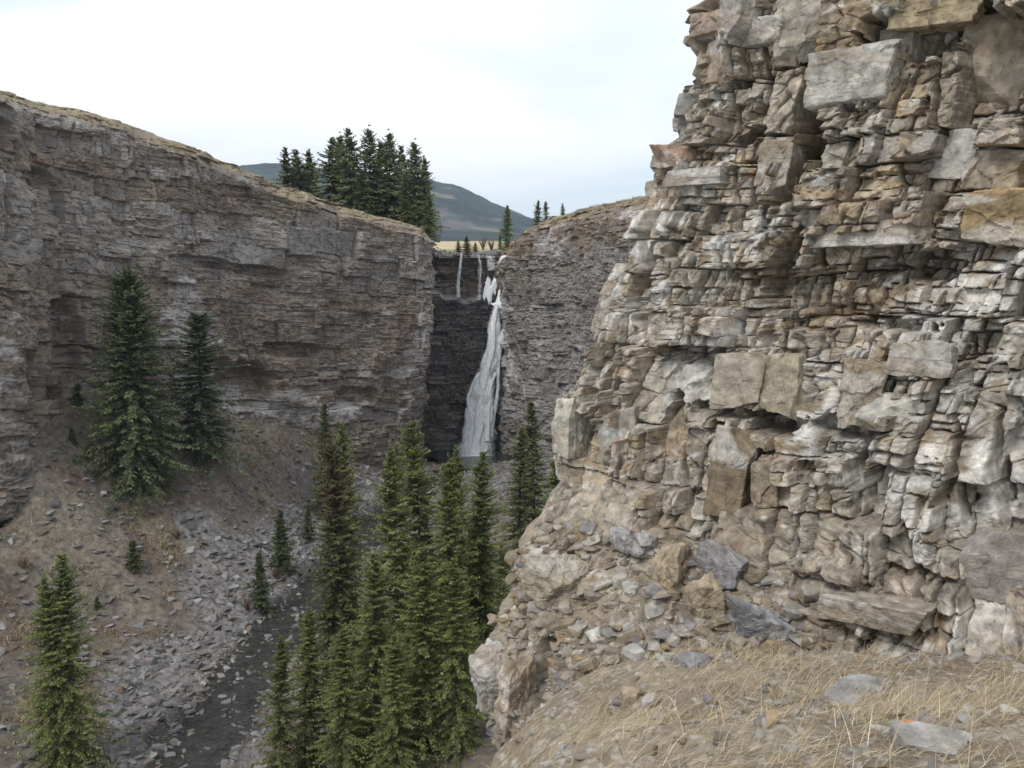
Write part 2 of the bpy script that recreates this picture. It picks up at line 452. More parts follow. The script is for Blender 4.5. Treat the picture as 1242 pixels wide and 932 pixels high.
def build_near():
    s1 = np.concatenate([np.linspace(-7, -1.0, 90), np.linspace(-0.99, 6.6, 650), np.linspace(6.65, 12, 90)])
    z1 = np.concatenate([np.linspace(-15, -7.6, 60), np.linspace(-7.58, 4.6, 1050), np.linspace(4.63, 7.5, 110)])
    s, z = np.meshgrid(s1, z1, indexing='ij')
    D, k, j, k0, j0 = layered(s, z, 0.72, 11,
        lambda q: (0.45, 1.1) if q > 1 else ((0.30, 0.75) if q > -1.3 else (0.45, 1.1)), lambda q: (0.32, 1.2) if q > 1 else (0.28, 1.1),
        lambda q: (0.07, 0.25), lambda q: (0.18, 0.75),
        lambda q: (0.14, 0.45), lambda q: (0.12, 0.45),
        lambda z: (np.where(z > 0.9, .34, np.where(z > -1.5, .16, .44)), np.where(z > 0.9, .14, np.where(z > -1.5, .40, .16))),
        lerp(0.74, 1.15, sst(z, 0.3, 1.4)), -8, 13, -16, 9, (0.022, 0.06))
    D += 0.20 * fbm(s * 0.42, z * 0.36, 3, 41)
    D = D * np.where(D > 0, lerp(0.45, 1, sst(s, -0.1, 0.9)), lerp(0.6, 1, sst(s, -0.1, 0.9)))
    # loose apron below the wall: soil with the odd bed still showing through
    ap = sst(-(z + 0.35 * fbm(s * 0.7, z * 0.7, 3, 77) + 0.05 * (s - 2)), 3.35, 3.8)
    ap = ap * (1 - 0.95 * sst(fbm(s * 0.55 + 3, z * 0.7, 4, 81), 0.30, 0.40) * sst(s, 0.2, 1.0)) * (1 - sst(s + 0.5 * fbm(s, z, 3, 79), 4.3, 5.0))
    DA = 0.34 * fbm(s * 1.1, z * 0.9, 5, 95, 0.55) + 0.25 * facets(s + 0.1 * fbm(s * 4, z * 4, 3, 98), z, 0.45, 0.9, 96)[0] + 0.05 * fbm(s * 5, z * 6, 4, 97) - 0.10
    D = lerp(D, DA, ap)
    # ---- colour of the stone itself
    c = pick(near_pal, [26, 24, 13, 8, 20, 11, 1.0], hsh(120, k, j) * 0.85 + 0.15 * np.clip(vn(s * 3, z * 3, 6) + .5, 0, 1))
    laycol = pick(near_pal, [30, 20, 18, 16, 16, 8, 0.5], hsh(121, k0, j0))
    c = lerp(c, laycol, 0.35)
    c = lerp(c, np.broadcast_to(G(.30, .26, .205), c.shape), 0.32)
    c = c * (0.86 + 0.24 * hsh(122, k, j))[..., None]
    facev = hsh(204, *worley(s / 0.30, z / 0.30 * 1.1, 200)[:2])
    c = c * (0.85 + 0.3 * facev)[..., None]
    # ochre beds
    och = np.exp(-((z - 0.55 - 0.1 * fbm(s, z, 2, 9)) / 0.20) ** 2) * sst(fbm(s * 0.8 + 9, z * 1.2, 3, 131), -0.05, 0.25)
    och = np.maximum(och, np.exp(-((s - 5.6) / 0.8) ** 2 - ((z - 0.75) / 0.35) ** 2) * 1.5)
    och = np.maximum(och, 0.6 * sst(fbm(s * 1.4 + 3, z * 2.2, 4, 137), 0.28, 0.45))
    c = lerp(c, G(.39, .27, .135), (och * 0.5)[..., None])
    rust = sst(fbm(s * 1.5 + 30, z * 2.0, 4, 141), 0.46, 0.58) * 0.7
    c = lerp(c, G(.36, .19, .10), rust[..., None])
    # chalky mineral crust
    wh = sst(fbm(s * 0.55 + 4, z * 0.6, 3, 151) + 0.20 * fbm(s * 7, z * 7, 3, 155) + 0.05 * (s - 2.6) + 0.12 * np.exp(-((z + 1.2) / 2.2) ** 2), 0.0, 0.34)
    wh = wh * sst(fbm(s * 4, z * 5, 4, 157), -0.25, 0.2)
    wh = np.maximum(wh, sst(fbm(s * 2.5, z * 2.5, 5, 158), 0.36, 0.50))
    c = lerp(c, G(.60, .585, .56), (wh * 0.70)[..., None])
    dirt = np.broadcast_to(G(.265, .22, .165), c.shape) * (0.9 + 0.5 * fbm(s * 1.2, z * 1.2, 3, 161))[..., None]
    ac = lerp(dirt, G(.40, .37, .32), (0.5 * sst(fbm(s * 9, z * 12, 4, 163), 0.1, 0.4))[..., None])
    c = lerp(c, ac, ap[..., None])
    return s, z, D, c, ap

def spread_rows(X, D, chans, n, blur, cap=6.0):
    """move the samples of each row (axis 0 runs along X) towards the steps of D so that the side faces of blocks get their own faces"""
    g = np.abs(np.diff(D, axis=0)) / np.maximum(np.diff(X, axis=0), 1e-6)
    dn = np.sqrt(1 + np.minimum(g, 40) ** 2)
    dn = np.minimum(dn, cap)
    k = np.hanning(blur + 2)[1:-1]; k /= k.sum()
    c = np.apply_along_axis(lambda r: np.convolve(np.pad(r, blur // 2, 'edge'), k, 'valid'), 1, dn)
    w = c * np.diff(X, axis=0)
    w[:, :] = np.maximum(w, 1e-9)
    C = np.concatenate([np.zeros((1, D.shape[1])), np.cumsum(w, 0)], 0)
    out = [np.empty((n, D.shape[1])) for _ in range(1 + len(chans))]
    for j in range(D.shape[1]):
        t = np.linspace(0, C[-1, j], n)
        out[0][:, j] = np.interp(t, C[:, j], X[:, j])
        x = out[0][:, j]
        for q, ch in enumerate(chans):
            out[1 + q][:, j] = np.interp(x, X[:, j], ch[:, j])
    return out

ns, nz, nD, nc, nap = build_near()
nB = near_base(ns, nz)
nN = outward(near_base, ns, nz)
base_px = proj(np.concatenate([nB, nz[..., None]], -1))

def wall_at(px, py):
    """(s, z) on the near cliff of a point measured in the photograph"""
    d = (base_px[0] - px) ** 2 + (base_px[1] - py) ** 2 + 1e6 * (ns < -0.4)
    i = np.unravel_index(np.argmin(d), d.shape)
    return ns[i], nz[i]

# recesses, slots and shelves measured off the photograph: (px, py, half width, half height, depth, lean)
PXM = 1 / 92.0
DBG = []
for px, py, hw, hh, dep, lean in [
        (968, 205, 8, 44, .55, -.15), (905, 168, 15, 12, .40, 0), (787, 340, 7, 46, .40, .25), (953, 330, 11, 42, .40, -.05),
        (938, 515, 17, 12, .40, 0), (905, 560, 10, 50, .10, 0), (1025, 520, 22, 10, .25, 0), (1045, 560, 6, 22, .28, 0),
        (880, 500, 30, 6, .25, 0), (1130, 35, 40, 22, .42, -.1), (1225, 50, 22, 26, .5, 0), (1125, 322, 14, 16, .35, 0),
        (1140, 705, 30, 5, .10, .1), (1232, 560, 8, 40, .2, 0), (846, 95, 5, 34, .1, 0), (1015, 705, 20, 4, .06, -.2),
        (930, 405, 5, 40, .2, .05), (1083, 395, 26, 7, .2, 0), (806, 520, 6, 34, .22, .1), (745, 500, 5, 34, .2, .1),
        (700, 530, 5, 30, .22, -.2), (680, 672, 5, 14, .25, .2), (650, 836, 7, 36, .38, .1), (618, 826, 4, 26, .2, 0)]:
    cs, cz = wall_at(px, py)
    a = (ns - cs + lean * (nz - cz)) / (hw * PXM * 1.7)
    b = (nz - cz) / (hh * PXM)
    q = (np.abs(a) ** 3 + np.abs(b) ** 3) ** (1 / 3.) + 0.22 * fbm(ns * 5, nz * 5, 3, int(px))
    nD -= 1.5 * dep * sst(1.15 - q + 0.25 * facets(ns, nz, 0.12, 2.0, 195)[0] / 0.12, 0, 0.10)
# open master joints running down through several beds: (px, py top, py bottom, width, depth)
for px, y0, y1, wdt, dep in [(787, 285, 395, .06, .5), (853, 285, 425, .018, .25), (905, 150, 420, .03, .4), (952, 290, 430, .055, .5), (936, 425, 545, .06, .5), (968, 150, 255, .07, .6), (875, 40, 170, .03, .35),
                             (735, 420, 590, .03, .4), (818, 490, 590, .04, .4), (866, 400, 520, .03, .35), (1000, 300, 420, .03, .4), (1046, 540, 610, .05, .5), (1088, 200, 350, .03, .3), (1140, 60, 160, .05, .4),
                             (1165, 420, 640, .03, .35), (1215, 500, 640, .05, .4), (925, 20, 140, .03, .35), (990, 20, 90, .03, .3), (760, 420, 520, .02, .3), (1108, 640, 760, .04, .35), (830, 300, 390, .015, .2), (880, 300, 390, .02, .25)]:
    (sa, za), (sb, zb) = wall_at(px, y0), wall_at(px, y1)
    f = np.clip((nz - zb) / (za - zb), -.2, 1.2)
    sc_ = lerp(sb, sa, f) + 0.10 * fbm(nz * 1.6, nz * 0 + px, 4, 191, .6)
    wv_ = wdt * (0.6 + 0.9 * np.clip(fbm(nz * 3, nz * 0 + px, 3, 193) + .4, 0, 1))
    nD -= dep * np.exp(-np.abs((ns - sc_) / wv_) ** 3) * sst(nz, zb - .15, zb + .15) * sst(-nz, -za - .15, -za + .15)
fine = (nz[0] > -8.5) & (nz[0] < 5.2)
i0, i1 = np.searchsorted(ns[:, 0], [-1.0, 6.8])
sub = np.s_[i0:i1, np.argmax(fine):len(fine) - np.argmax(fine[::-1])]
r_ = spread_rows(ns[sub], nD[sub], [nD[sub], nap[sub]] + [nc[..., q][sub] for q in range(3)], 900, 25)
fs, fz = r_[0], np.broadcast_to(nz[sub][:1], (900, nz[sub].shape[1]))
r2 = spread_rows(np.ascontiguousarray(fz.T), np.ascontiguousarray(r_[1].T), [np.ascontiguousarray(a.T) for a in [fs] + r_[1:]], 1200, 25, 4.0)
fz, fs, fD, fap = (a.T for a in (r2[0], r2[1], r2[2], r2[3]))
fc = np.stack([a.T for a in r2[4:7]], -1)
fB = near_base(fs, fz); fN = outward(near_base, fs, fz)
V = np.concatenate([fB + fN * fD[..., None], fz[..., None]], -1)
# grain in space, so that tops, sides and undersides of the blocks have it too
q1, q2 = V[..., 0] * 0.8 + V[..., 1] * 0.6, V[..., 2] + 0.35 * V[..., 1] - 0.2 * V[..., 0]
q3 = V[..., 1] * 0.9 - V[..., 0] * 0.5
gr = 0.5 * fbm(q1 * 9, q2 * 9, 4, 171) + 0.5 * fbm(q3 * 9, q2 * 11, 4, 173)
V[..., :2] += fN * (0.016 * gr)[..., None]
V[..., 2] += 0.012 * fbm(q1 * 8, q3 * 8, 4, 175)
fc = fc * (1 + 0.22 * gr + 0.25 * fbm(q3 * 3, q2 * 4, 4, 177))[..., None]
sp_ = sst(fbm(q1 * 16 + 5, q2 * 16, 4, 179), 0.22, 0.5)
fc = fc * G(1.06, 1.06, 1.06)
fc = lerp(fc, G(.60, .585, .555), (0.6 * sp_)[..., None])
near_cliff = empty('near_cliff', (4, 11, -5))
tag(near_cliff, 'towering pale fractured rock face filling the whole near side of the gorge', 'cliff', kind='structure')
def kid(name, V, Q, col, mat, parent, **kw):
    o = mesh_from(name, np.asarray(V).reshape(-1, 3) - np.array(parent.location)[None], Q, col, mat, parent, **kw)
    return o
kid('rock_face', V, grid_quads(*fs.shape), fc, M_near, near_cliff)
Vc = np.concatenate([nB + nN * nD[..., None], nz[..., None]], -1)
kq = grid_quads(*ns.shape)
a_, b_i = kq[:, 0] // ns.shape[1], kq[:, 0] % ns.shape[1]
jlo, jhi = sub[1].start, sub[1].stop
kq = kq[~((a_ >= i0 + 1) & (a_ < i1 - 2) & (b_i >= jlo + 1) & (b_i < jhi - 2))]
used = np.unique(kq); remap = np.zeros(ns.size, np.int64); remap[used] = np.arange(len(used))
kid('rock_flank', Vc.reshape(-1, 3)[used], remap[kq], nc.reshape(-1, 3)[used], M_near, near_cliff)

# ------------------------------------------------------------------ ground heights of the gorge
creek = np.array([at(120, 1010, 35), at(225, 935, 41.8), at(290, 840, 49.5), at(350, 755, 59), at(400, 700, 67), at(455, 640, 80), at(505, 600, 91), at(560, 572, 100)])
creek[:, 2] = [-24.3, -24.0, -23.9, -23.8, -23.75, -23.6, -23.45, -23.38]
ctl = [at(*q) for q in [
    (20, 545, 61), (60, 500, 66), (90, 474, 69), (150, 484, 74), (210, 495, 77), (275, 500, 80), (340, 512, 84), (400, 540, 88), (480, 575, 95),
    (165, 592, 66), (245, 548, 72), (300, 600, 74), (230, 700, 61), (150, 800, 52.5), (20, 800, 50), (0, 640, 60), (160, 690, 59), (60, 930, 43), (345, 620, 76),
    (100, 560, 65), (400, 610, 83), (-80, 600, 57), (-80, 760, 48), (-60, 930, 40)]]
for p in creek:
    ctl.append(p + [0, 0, -0.15])
    ctl.append(p + [-1.7, 0.6, 0.35])
    ctl.append(p + [2.0, -0.3, 0.25])
ctl += [np.array(q, float) for q in [
    (-45, 60, -4), (-55, 40, -8), (-40, 30, -18), (-24, 24, -24), (-12, 24, -24), (-25, 10, -24), (-10, 10, -22), (0, 14, -13.5), (0, 30, -20.5), (-2, 40, -23), (-6, 40, -23.6),
    (-7, 48, -23.6), (-4, 55, -23.3), (2, 50, -21), (8, 40, -18), (6, 24, -15), (12, 60, -18), (5, 62, -21.5), (1, 70, -22.4), (-3, 80, -22.7), (4, 85, -21.5), (10, 85, -19), (3, 98, -22.6),
    (1, 93, -22.6), (-4, 93, -22.9), (0, 103, -24), (-8, 106, -24.2), (-4, 106, -24.6), (2, 116, -24), (-12, 116, -24), (20, 85, -14), (20, 110, -14), (18, 25, -10), (20, 8, -10), (5, 8, -13), (-3, 5, -13)]]
ctl = np.array(ctl)

def rbf_fit(C, lam=0.02):
    d = np.linalg.norm(C[:, None, :2] - C[None, :, :2], axis=-1)
    n = len(C)
    A = np.zeros((n + 3, n + 3)); A[:n, :n] = d + lam * np.eye(n) * 0 - lam * np.eye(n)
    A[:n, n] = 1; A[:n, n + 1:] = C[:, :2]; A[n, :n] = 1; A[n + 1:, :n] = C[:, :2].T
    return np.linalg.solve(A, np.concatenate([C[:, 2], np.zeros(3)]))

def rbf_eval(C, w, x, y):
    z = w[len(C)] + w[len(C) + 1] * x + w[len(C) + 2] * y
    for i in range(len(C)):
        z = z + w[i] * np.sqrt((x - C[i, 0]) ** 2 + (y - C[i, 1]) ** 2)
    return z
gw = rbf_fit(ctl)

def creek_d(x, y):
    """signed distance to the creek's centre line (x beyond it positive to the right) and its water level"""
    cx = np.interp(y, creek[:, 1], creek[:, 0]); cz = np.interp(y, creek[:, 1], creek[:, 2])
    return (x - cx) * 0.85, cz

def ground_z(x, y, detail=True):
    x = np.asarray(x, float); y = np.asarray(y, float)
    z = rbf_eval(ctl, gw, x, y)
    d, cz = creek_d(x, y)
    bed = np.where(np.abs(d) < 2.2, 1, 0) * 0
    z = z + 0.9 * fbm(x * 0.13, y * 0.13, 3, 501) * sst(np.abs(d), 1.5, 5)
    # the channel
    half = 1.0 + 0.6 * fbm(y * 0.25, y * 0.05, 2, 503)
    z = np.where(y < 101, lerp(np.minimum(z, cz - 0.25), np.maximum(z, cz - 0.25 + 0.30 * (np.abs(d) - half)), sst(np.abs(d), half, half + 0.9)), z)
    if detail:
        z = z + 0.16 * fbm(x * 0.8, y * 0.8, 4, 507)
    return z

# left wall
def polyline(pts, r, step=0.25):
    P = np.array(pts, float)
    L = np.concatenate([[0], np.cumsum(np.linalg.norm(np.diff(P, axis=0), axis=1))])
    t = np.arange(0, L[-1], step)
    X = np.stack([np.interp(t, L, P[:, i]) for i in range(P.shape[1])], -1)
    n = max(3, int(r / step)) | 1
    k = np.hanning(n + 2)[1:-1]; k /= k.sum()
    pad = np.concatenate([np.repeat(X[:1], n // 2, 0) , X, np.repeat(X[-1:], n // 2, 0)])
    Y = np.stack([np.convolve(pad[:, i], k, 'valid') for i in range(P.shape[1])], -1)
    return t, Y

def rimpt(px, Y, py):
    p = at(px, py, Y)
    return (p[0], p[1], p[2])

rimL = [(-62, 30, 16.5), rimpt(-260, 52, 40), rimpt(-90, 57, 82), rimpt(0, 61, 108), rimpt(35, 64, 120), rimpt(70, 69, 128), rimpt(130, 72, 146), rimpt(200, 76, 166), rimpt(262, 80, 186), rimpt(322, 84, 209),
        rimpt(352, 86, 224), rimpt(400, 90, 241), rimpt(470, 95, 262), rimpt(527, 99, 277), (-9.0, 104, 2.3), (-11.0, 109, 1.6), (-13.5, 114, 1.2)]
tL, cL = polyline(rimL, 2.2)
rimR = [(-2.6, 113.5, -0.1), rimpt(607, 109.0, 311), rimpt(616, 106.5, 290), rimpt(634, 104, 277), rimpt(652, 101, 264), rimpt(700, 95, 252), rimpt(745, 88, 243), rimpt(800, 80, 232), rimpt(880, 70, 222), (22, 52, 6), (26, 40, 7)]
tR, cR = polyline(rimR, 2.2)
rimA = [(-16, 112, -0.1), (-9.6, 110.6, 0.0), (-6.0, 110.8, -0.35), (-3.2, 111.2, -0.65), (-1.2, 111.0, -0.6), (1.5, 109.6, -0.3), (4, 109, 0)]
tA_, cA_ = polyline(rimA, 1.2)

def wall(name, t, c, ds, nzr, zbot, u, seed, batter, cfg, colour, mat, soil=2.0, lean=1.0, undul=1.0, carve=None):
    s1 = np.arange(0.5, t[-1] - 0.5, ds)
    f = np.linspace(0, 1, nzr)
    s, f = np.meshgrid(s1, f, indexing='ij')
    cx, cy, cz = (np.interp(s, t, c[:, i]) for i in range(3))
    rim = cz + cfg.get('up', 0) * sst(t[-1] - 18 - s, 0, 45) + cfg.get('rimn', 0.14 * u) * fbm(s * 0.35, s * 0.0 + 3, 4, seed + 1)
    z = zbot + (rim - zbot) * f
    h = 0.6
    nx = np.interp(s + h, t, c[:, 1]) - np.interp(s - h, t, c[:, 1]); ny = -(np.interp(s + h, t, c[:, 0]) - np.interp(s - h, t, c[:, 0]))
    ln = np.hypot(nx, ny); nx /= ln; ny /= ln
    dip = cfg['dip']
    D, k, j, k0, j0 = layered(s, z + dip * s, u, seed, *cfg['args'], cfg['amp'], -5, t[-1] + 5, zbot - 3 + min(0, dip * t[-1]), rim.max() + 4 + max(0, dip * t[-1]), cfg['lam'])
    cf = sst(np.abs(s - cfg['corner']), 2.0, 9.0)
    D += undul * lerp(0.15, 1, cf) * (cfg.get('set', 0) + 1.4 * fbm(s * 0.10, z * 0.05, 3, seed + 5) + 0.6 * fbm(s * 0.3, z * 0.3, 3, seed + 6))
    D += batter * cf * (rim - z)
    top = rim - z
    D -= lean * np.maximum(0, soil - top) * (1 + 0.5 * fbm(s * .5, z, 2, seed + 7))
    if carve is not None:
        D = carve(s, z, D)
    col, gr = colour(s, z, k, j, k0, j0, top)
    V = np.stack([cx + nx * D, cy + ny * D, z], -1)
    return dict(s=s, z=z, V=V, col=col, n=(nx, ny), rim=rim, D=D)

far_pal = [G(.255, .215, .18), G(.27, .25, .235), G(.205, .17, .14), G(.28, .235, .185), G(.22, .205, .20), G(.33, .32, .31)]
def chalk(spots):
    def f(s, z):
        w = 0
        for px, py, Y, hs, hz in spots:
            p = at(px, py, Y)
            i = np.argmin((cL[:, 0] / cL[:, 1] - p[0] / p[1]) ** 2 + 1e3 * (tL > tL[-1] - 12))
            w = np.maximum(w, np.exp(-((s - tL[i]) / hs) ** 2 - ((z - p[2] + 0.1 * (s - tL[i])) / hz) ** 2))
        return 0.62 * w
    return f
def far_colour(seed, white=0.0, patch=lambda s, z: 0, soil_h=2.2, wscale=1.0, dark=1.0):
    def f(s, z, k, j, k0, j0, top):
        c = pick(far_pal, [28, 22, 16, 14, 18, 6], hsh(seed, k, j))
        c = lerp(c, pick(far_pal, [28, 22, 16, 14, 18, 6], hsh(seed + 1, k0, k0 * 0)), 0.5) * (0.82 + 0.36 * hsh(seed + 2, k, j))[..., None]
        w = sst(patch(s, z) + fbm(s * 0.11 * wscale + 5, z * 0.13 * wscale, 3, seed + 3) + 0.45 * fbm(s * 0.7, z * 1.8, 5, seed + 4, 0.6) + white, 0.16, 0.40)
        c = lerp(c, G(.54, .535, .54), (0.75 * w)[..., None])
        br = sst(fbm(s * 0.25, z * 0.5, 4, seed + 8), 0.12, 0.4)
        c = lerp(c, G(.20, .155, .12), (0.55 * br)[..., None])
        ru = sst(fbm(s * 0.9, z * 1.5, 4, seed + 11), 0.40, 0.52)
        c = lerp(c, G(.25, .13, .075), (0.3 * ru)[..., None])
        g = sst(soil_h - top + 1.3 * fbm(s * 0.5, z * 0.9, 4, seed + 9), 0, 0.8)
        gc = lerp(G(.21, .17, .125), G(.31, .26, .175), np.clip(0.5 + fbm(s * 1.2, z * 1.2, 3, seed + 10), 0, 1)[..., None])
        return lerp(c * G(.93, .90, .88), gc, g[..., None]) * dark, g
    return f

cfgL = dict(corner=tL[np.argmin(np.abs(cL[:, 1] - 101) + 100 * (cL[:, 0] < -13))], up=0.75, set=-0.9, dip=0.10, amp=0.55, lam=(0.08, 0.22), args=(lambda q: (0.8, 2.6), lambda q: (2.0, 8.0), lambda q: (0.14, 0.5), lambda q: (1.2, 7.0),
            lambda q: (0.35, 1.0), lambda q: (0.4, 1.8), lambda z: (np.full(z.shape, .08), np.full(z.shape, .78))))
def carveL(s, z, D):
    D = D - 1.7 * sst(2.5 - z, 6, 22) * np.exp(-((s - cfgL['corner']) / 5.0) ** 2)
    # the undercut at the foot of the wall and the broken gully at its left end
    for px, py, Y, hw, hh, dep in [(312, 468, 83, 3.0, 2.0, 2.2), (265, 452, 80, 2.0, 1.2, 1.0), (370, 425, 88, 3.5, .7, .9), (440, 480, 93, 2.5, .8, .9), (95, 420, 70, 1.2, 3.5, 1.2), (60, 470, 66, .9, 2.5, 1.0),
                                   (20, 160, 63, 2.2, .9, 1.4), (255, 318, 80, 3.0, .5, .9), (330, 330, 84, 2.5, .5, .8), (70, 215, 68, 1.5, .7, .9)]:
        p = at(px, py, Y)
        i = np.argmin((cL[:, 0] / cL[:, 1] - p[0] / p[1]) ** 2 + 1e3 * (tL > tL[-1] - 12))
        q = (np.abs((s - tL[i]) / hw) ** 3 + np.abs((z - p[2] + 0.1 * (s - tL[i])) / hh) ** 3) ** (1 / 3.) + 0.25 * fbm(s * 1.2, z * 1.2, 3, px)
        D = D - dep * sst(1.15 - q, 0, 0.35)
    return D
wl = wall('left', tL, cL, 0.075, 460, -27.0, 1.7, 31, 0.0, cfgL, far_colour(601, -0.13, chalk([(228, 370, 78, 2.6, 4.0), (372, 332, 87, 3.0, .9), (345, 248, 85, 2.6, .6), (250, 290, 79, 4.0, 1.8), (130, 225, 72, 1.6, 1.2), (302, 480, 83, 1.8, .9), (430, 495, 92, 1.6, .8), (200, 210, 76, 2.0, .8), (372, 480, 87, 1.2, .5), (450, 455, 93, 1.2, .5), (20, 215, 63, 1.2, .9)]), 1.3), M_far, soil=1.3, lean=0.9, carve=carveL)
left_cliff = tag(mesh_from('left_cliff', wl['V'], grid_quads(*wl['s'].shape), wl['col'], M_far), 'long layered brown cliff with a dry grassy brow on the left of the gorge', 'cliff', kind='structure')

cfgR = dict(corner=tR[np.argmin(np.abs(cR[:, 1] - 108))], dip=-0.06, amp=0.7, lam=(0.07, 0.2), args=(lambda q: (0.7, 2.2), lambda q: (1.5, 6.0), lambda q: (0.12, 0.42), lambda q: (1.0, 5.0),
            lambda q: (0.3, 0.9), lambda q: (0.4, 1.6), lambda z: (np.full(z.shape, .12), np.full(z.shape, .66))))
wr = wall('right', tR, cR, 0.075, 380, -25.0, 1.8, 57, 0.05, cfgR, far_colour(631, 0.02, soil_h=1.2, wscale=1.6), M_far, soil=1.6, lean=0.7, undul=0.5)
gl = sst(wr['rim'] - wr['z'], 3.0, 7.0)[..., None]
wr['col'] = lerp(wr['col'], G(.30, .29, .29) * (wr['col'].mean(-1, keepdims=True) / .22), 0.55 * gl)
right_cliff = tag(mesh_from('far_cliff', wr['V'], grid_quads(*wr['s'].shape), wr['col'], M_far), 'grey banded cliff to the right of the waterfall, sloping up behind the near rocks', 'cliff', kind='structure')

# wet wall behind the fall: an upper step, a ledge, then the dark lower wall
cfgA = dict(rimn=0.9, corner=-99, dip=0.03, amp=1.1, lam=(0.06, 0.16), args=(lambda q: (0.5, 1.4), lambda q: (1.5, 5.0), lambda q: (0.12, 0.4), lambda q: (1.0, 4.0),
            lambda q: (0.2, 0.5), lambda q: (0.5, 1.6), lambda z: (np.full(z.shape, .06), np.full(z.shape, .80))))
LEDGE = -5.9
def ledge_z(s):
    return LEDGE + 1.3 * sst(12 - s, 0, 7) + 0.9 * fbm(s * 0.5, s * 0 + 2.5, 3, 657)
def carveA(s, z, D):
    lz = ledge_z(s)
    up = sst(z - lz, -0.1, 0.25)
    D = D - 1.5 * up + 0.5 * np.exp(-((z - lz + 0.35) / 0.35) ** 2)
    D = D - 0.9 * np.exp(-((s - 13.2) / 1.4) ** 2) * (1 - up) - 0.7 * np.exp(-((s - 10.8) / 1.6) ** 2) * up * sst(-z, 1.2, 2.0)
    return D
def wet_colour(s, z, k, j, k0, j0, top):
    p = [G(.19, .175, .175), G(.29, .265, .25), G(.10, .095, .10), G(.30, .25, .205), G(.23, .215, .225)]
    w = [30, 22, 20, 10, 18]
    c = lerp(pick(p, w, hsh(651, k, j)), pick(p, w, hsh(652, k, k * 0)), 0.5)
    c = lerp(c, G(.16, .125, .10), (0.6 * sst(fbm(s * .3, z * .5, 4, 656), 0.0, 0.3))[..., None])
    dry = sst(z - ledge_z(s), -0.3, 0.6) * sst(fbm(s * .35, z * .4, 3, 653) + 0.25 * (np.abs(s - 8.6) < 1.0), -0.1, 0.2)
    c = lerp(c, G(.24, .19, .155) * (0.7 + 0.6 * hsh(654, k, j))[..., None], (0.8 * dry)[..., None])
    led = np.exp(-((z - ledge_z(s) + 0.25) / 0.35) ** 2)
    c = lerp(c, G(.36, .34, .33), (0.9 * led)[..., None])
    c = lerp(c, G(.24, .205, .175) * (0.7 + 0.6 * hsh(655, k, j))[..., None], (0.7 * np.maximum(sst(7.4 - s, 0, 1.6), sst(s - 15.2, 0, 1.5)))[..., None])
    tp = sst(0.9 - top, 0, 0.5)
    return lerp(c, G(.20, .19, .19), (0.6 * tp)[..., None]), tp
wa = wall('alcove', tA_, cA_, 0.05, 420, -25.0, 1.2, 83, 0.02, cfgA, wet_colour, M_wet, soil=0.5, lean=0.6, undul=0.75, carve=carveA)
wet_cliff = tag(mesh_from('wet_cliff', wa['V'], grid_quads(*wa['s'].shape), wa['col'], M_wet), 'dark wet stepped rock wall behind the waterfall', 'cliff', kind='structure')

# ------------------------------------------------------------------ gorge floor and slopes
def heightfield(name, x, y, zf, colf, mat, label, cat, kind='structure', smooth=False):
    X, Y = np.meshgrid(x, y, indexing='ij')
    Z = zf(X, Y)
    o = mesh_from(name, np.stack([X, Y, Z], -1), grid_quads(*X.shape)[:, ::-1], colf(X, Y, Z), mat, smooth=smooth)
    return tag(o, label, cat, kind=kind)

def scree_mask(x, y):
    d, cz = creek_d(x, y)
    z = ground_z(x, y, False)
    n = fbm(x * 0.16, y * 0.16, 3, 521)
    up = np.interp(y, [38, 50, 60, 70, 80, 92], [4.0, 6.5, 7.5, 8.5, 6.5, 3])
    m = sst(up + 4.0 * n + d, 0, 1.5) * (d < 0.4)
    right = (d > 0) * sst(2.8 + 3 * n - d, 0, 1) + (d > 0) * sst(y, 70, 78)
    return np.clip(np.maximum(m, right), 0, 1)

def ground_col(x, y, z):
    d, cz = creek_d(x, y)
    soil = lerp(G(.13, .11, .093), G(.20, .17, .14), np.clip(.5 + 1.2 * fbm(x * .3, y * .3, 6, 511, 0.7), 0, 1)[..., None])
    grass = sst(fbm(x * 0.22, y * 0.22, 4, 513) + 0.5 * fbm(x * 1.4, y * 1.4, 4, 514, 0.7), 0.0, 0.45)
    c = lerp(soil, G(.26, .21, .14), (0.6 * grass)[..., None])
    red = sst(fbm(x * 0.3 + 8, y * 0.3, 3, 515), 0.12, 0.35)
    c = lerp(c, G(.15, .10, .08), (0.6 * red)[..., None])
    grey = np.exp(-((x + 16) / 4.5) ** 2 - ((y - 82) / 5) ** 2)
    c = lerp(c, G(.16, .145, .145), np.clip(1.2 * grey, 0, 1)[..., None])
    sm = scree_mask(x, y)
    peb = hsh(517, *worley(x / .35, y / .35, 516)[:2])
    c = lerp(c, G(.20, .19, .19) * (0.6 + 0.8 * peb)[..., None], (0.85 * sm)[..., None])
    wet = sst(0.25 - (z - cz), 0, 0.2) * (np.abs(d) < 4)
    c = lerp(c, G(.06, .052, .042), (0.9 * wet)[..., None])
    return c
gx = np.concatenate([np.arange(-70, -44, 1.0), np.arange(-44, 4, 0.13), np.arange(4, 30, 0.6)])
gy = np.concatenate([np.arange(3, 38, 0.8), np.arange(38, 92, 0.14), np.arange(92, 122, 0.3)])
ground = heightfield('canyon_floor', gx, gy, ground_z, ground_col, M_ground, 'scree and dry grass slopes falling to the bottom of the gorge', 'ground')

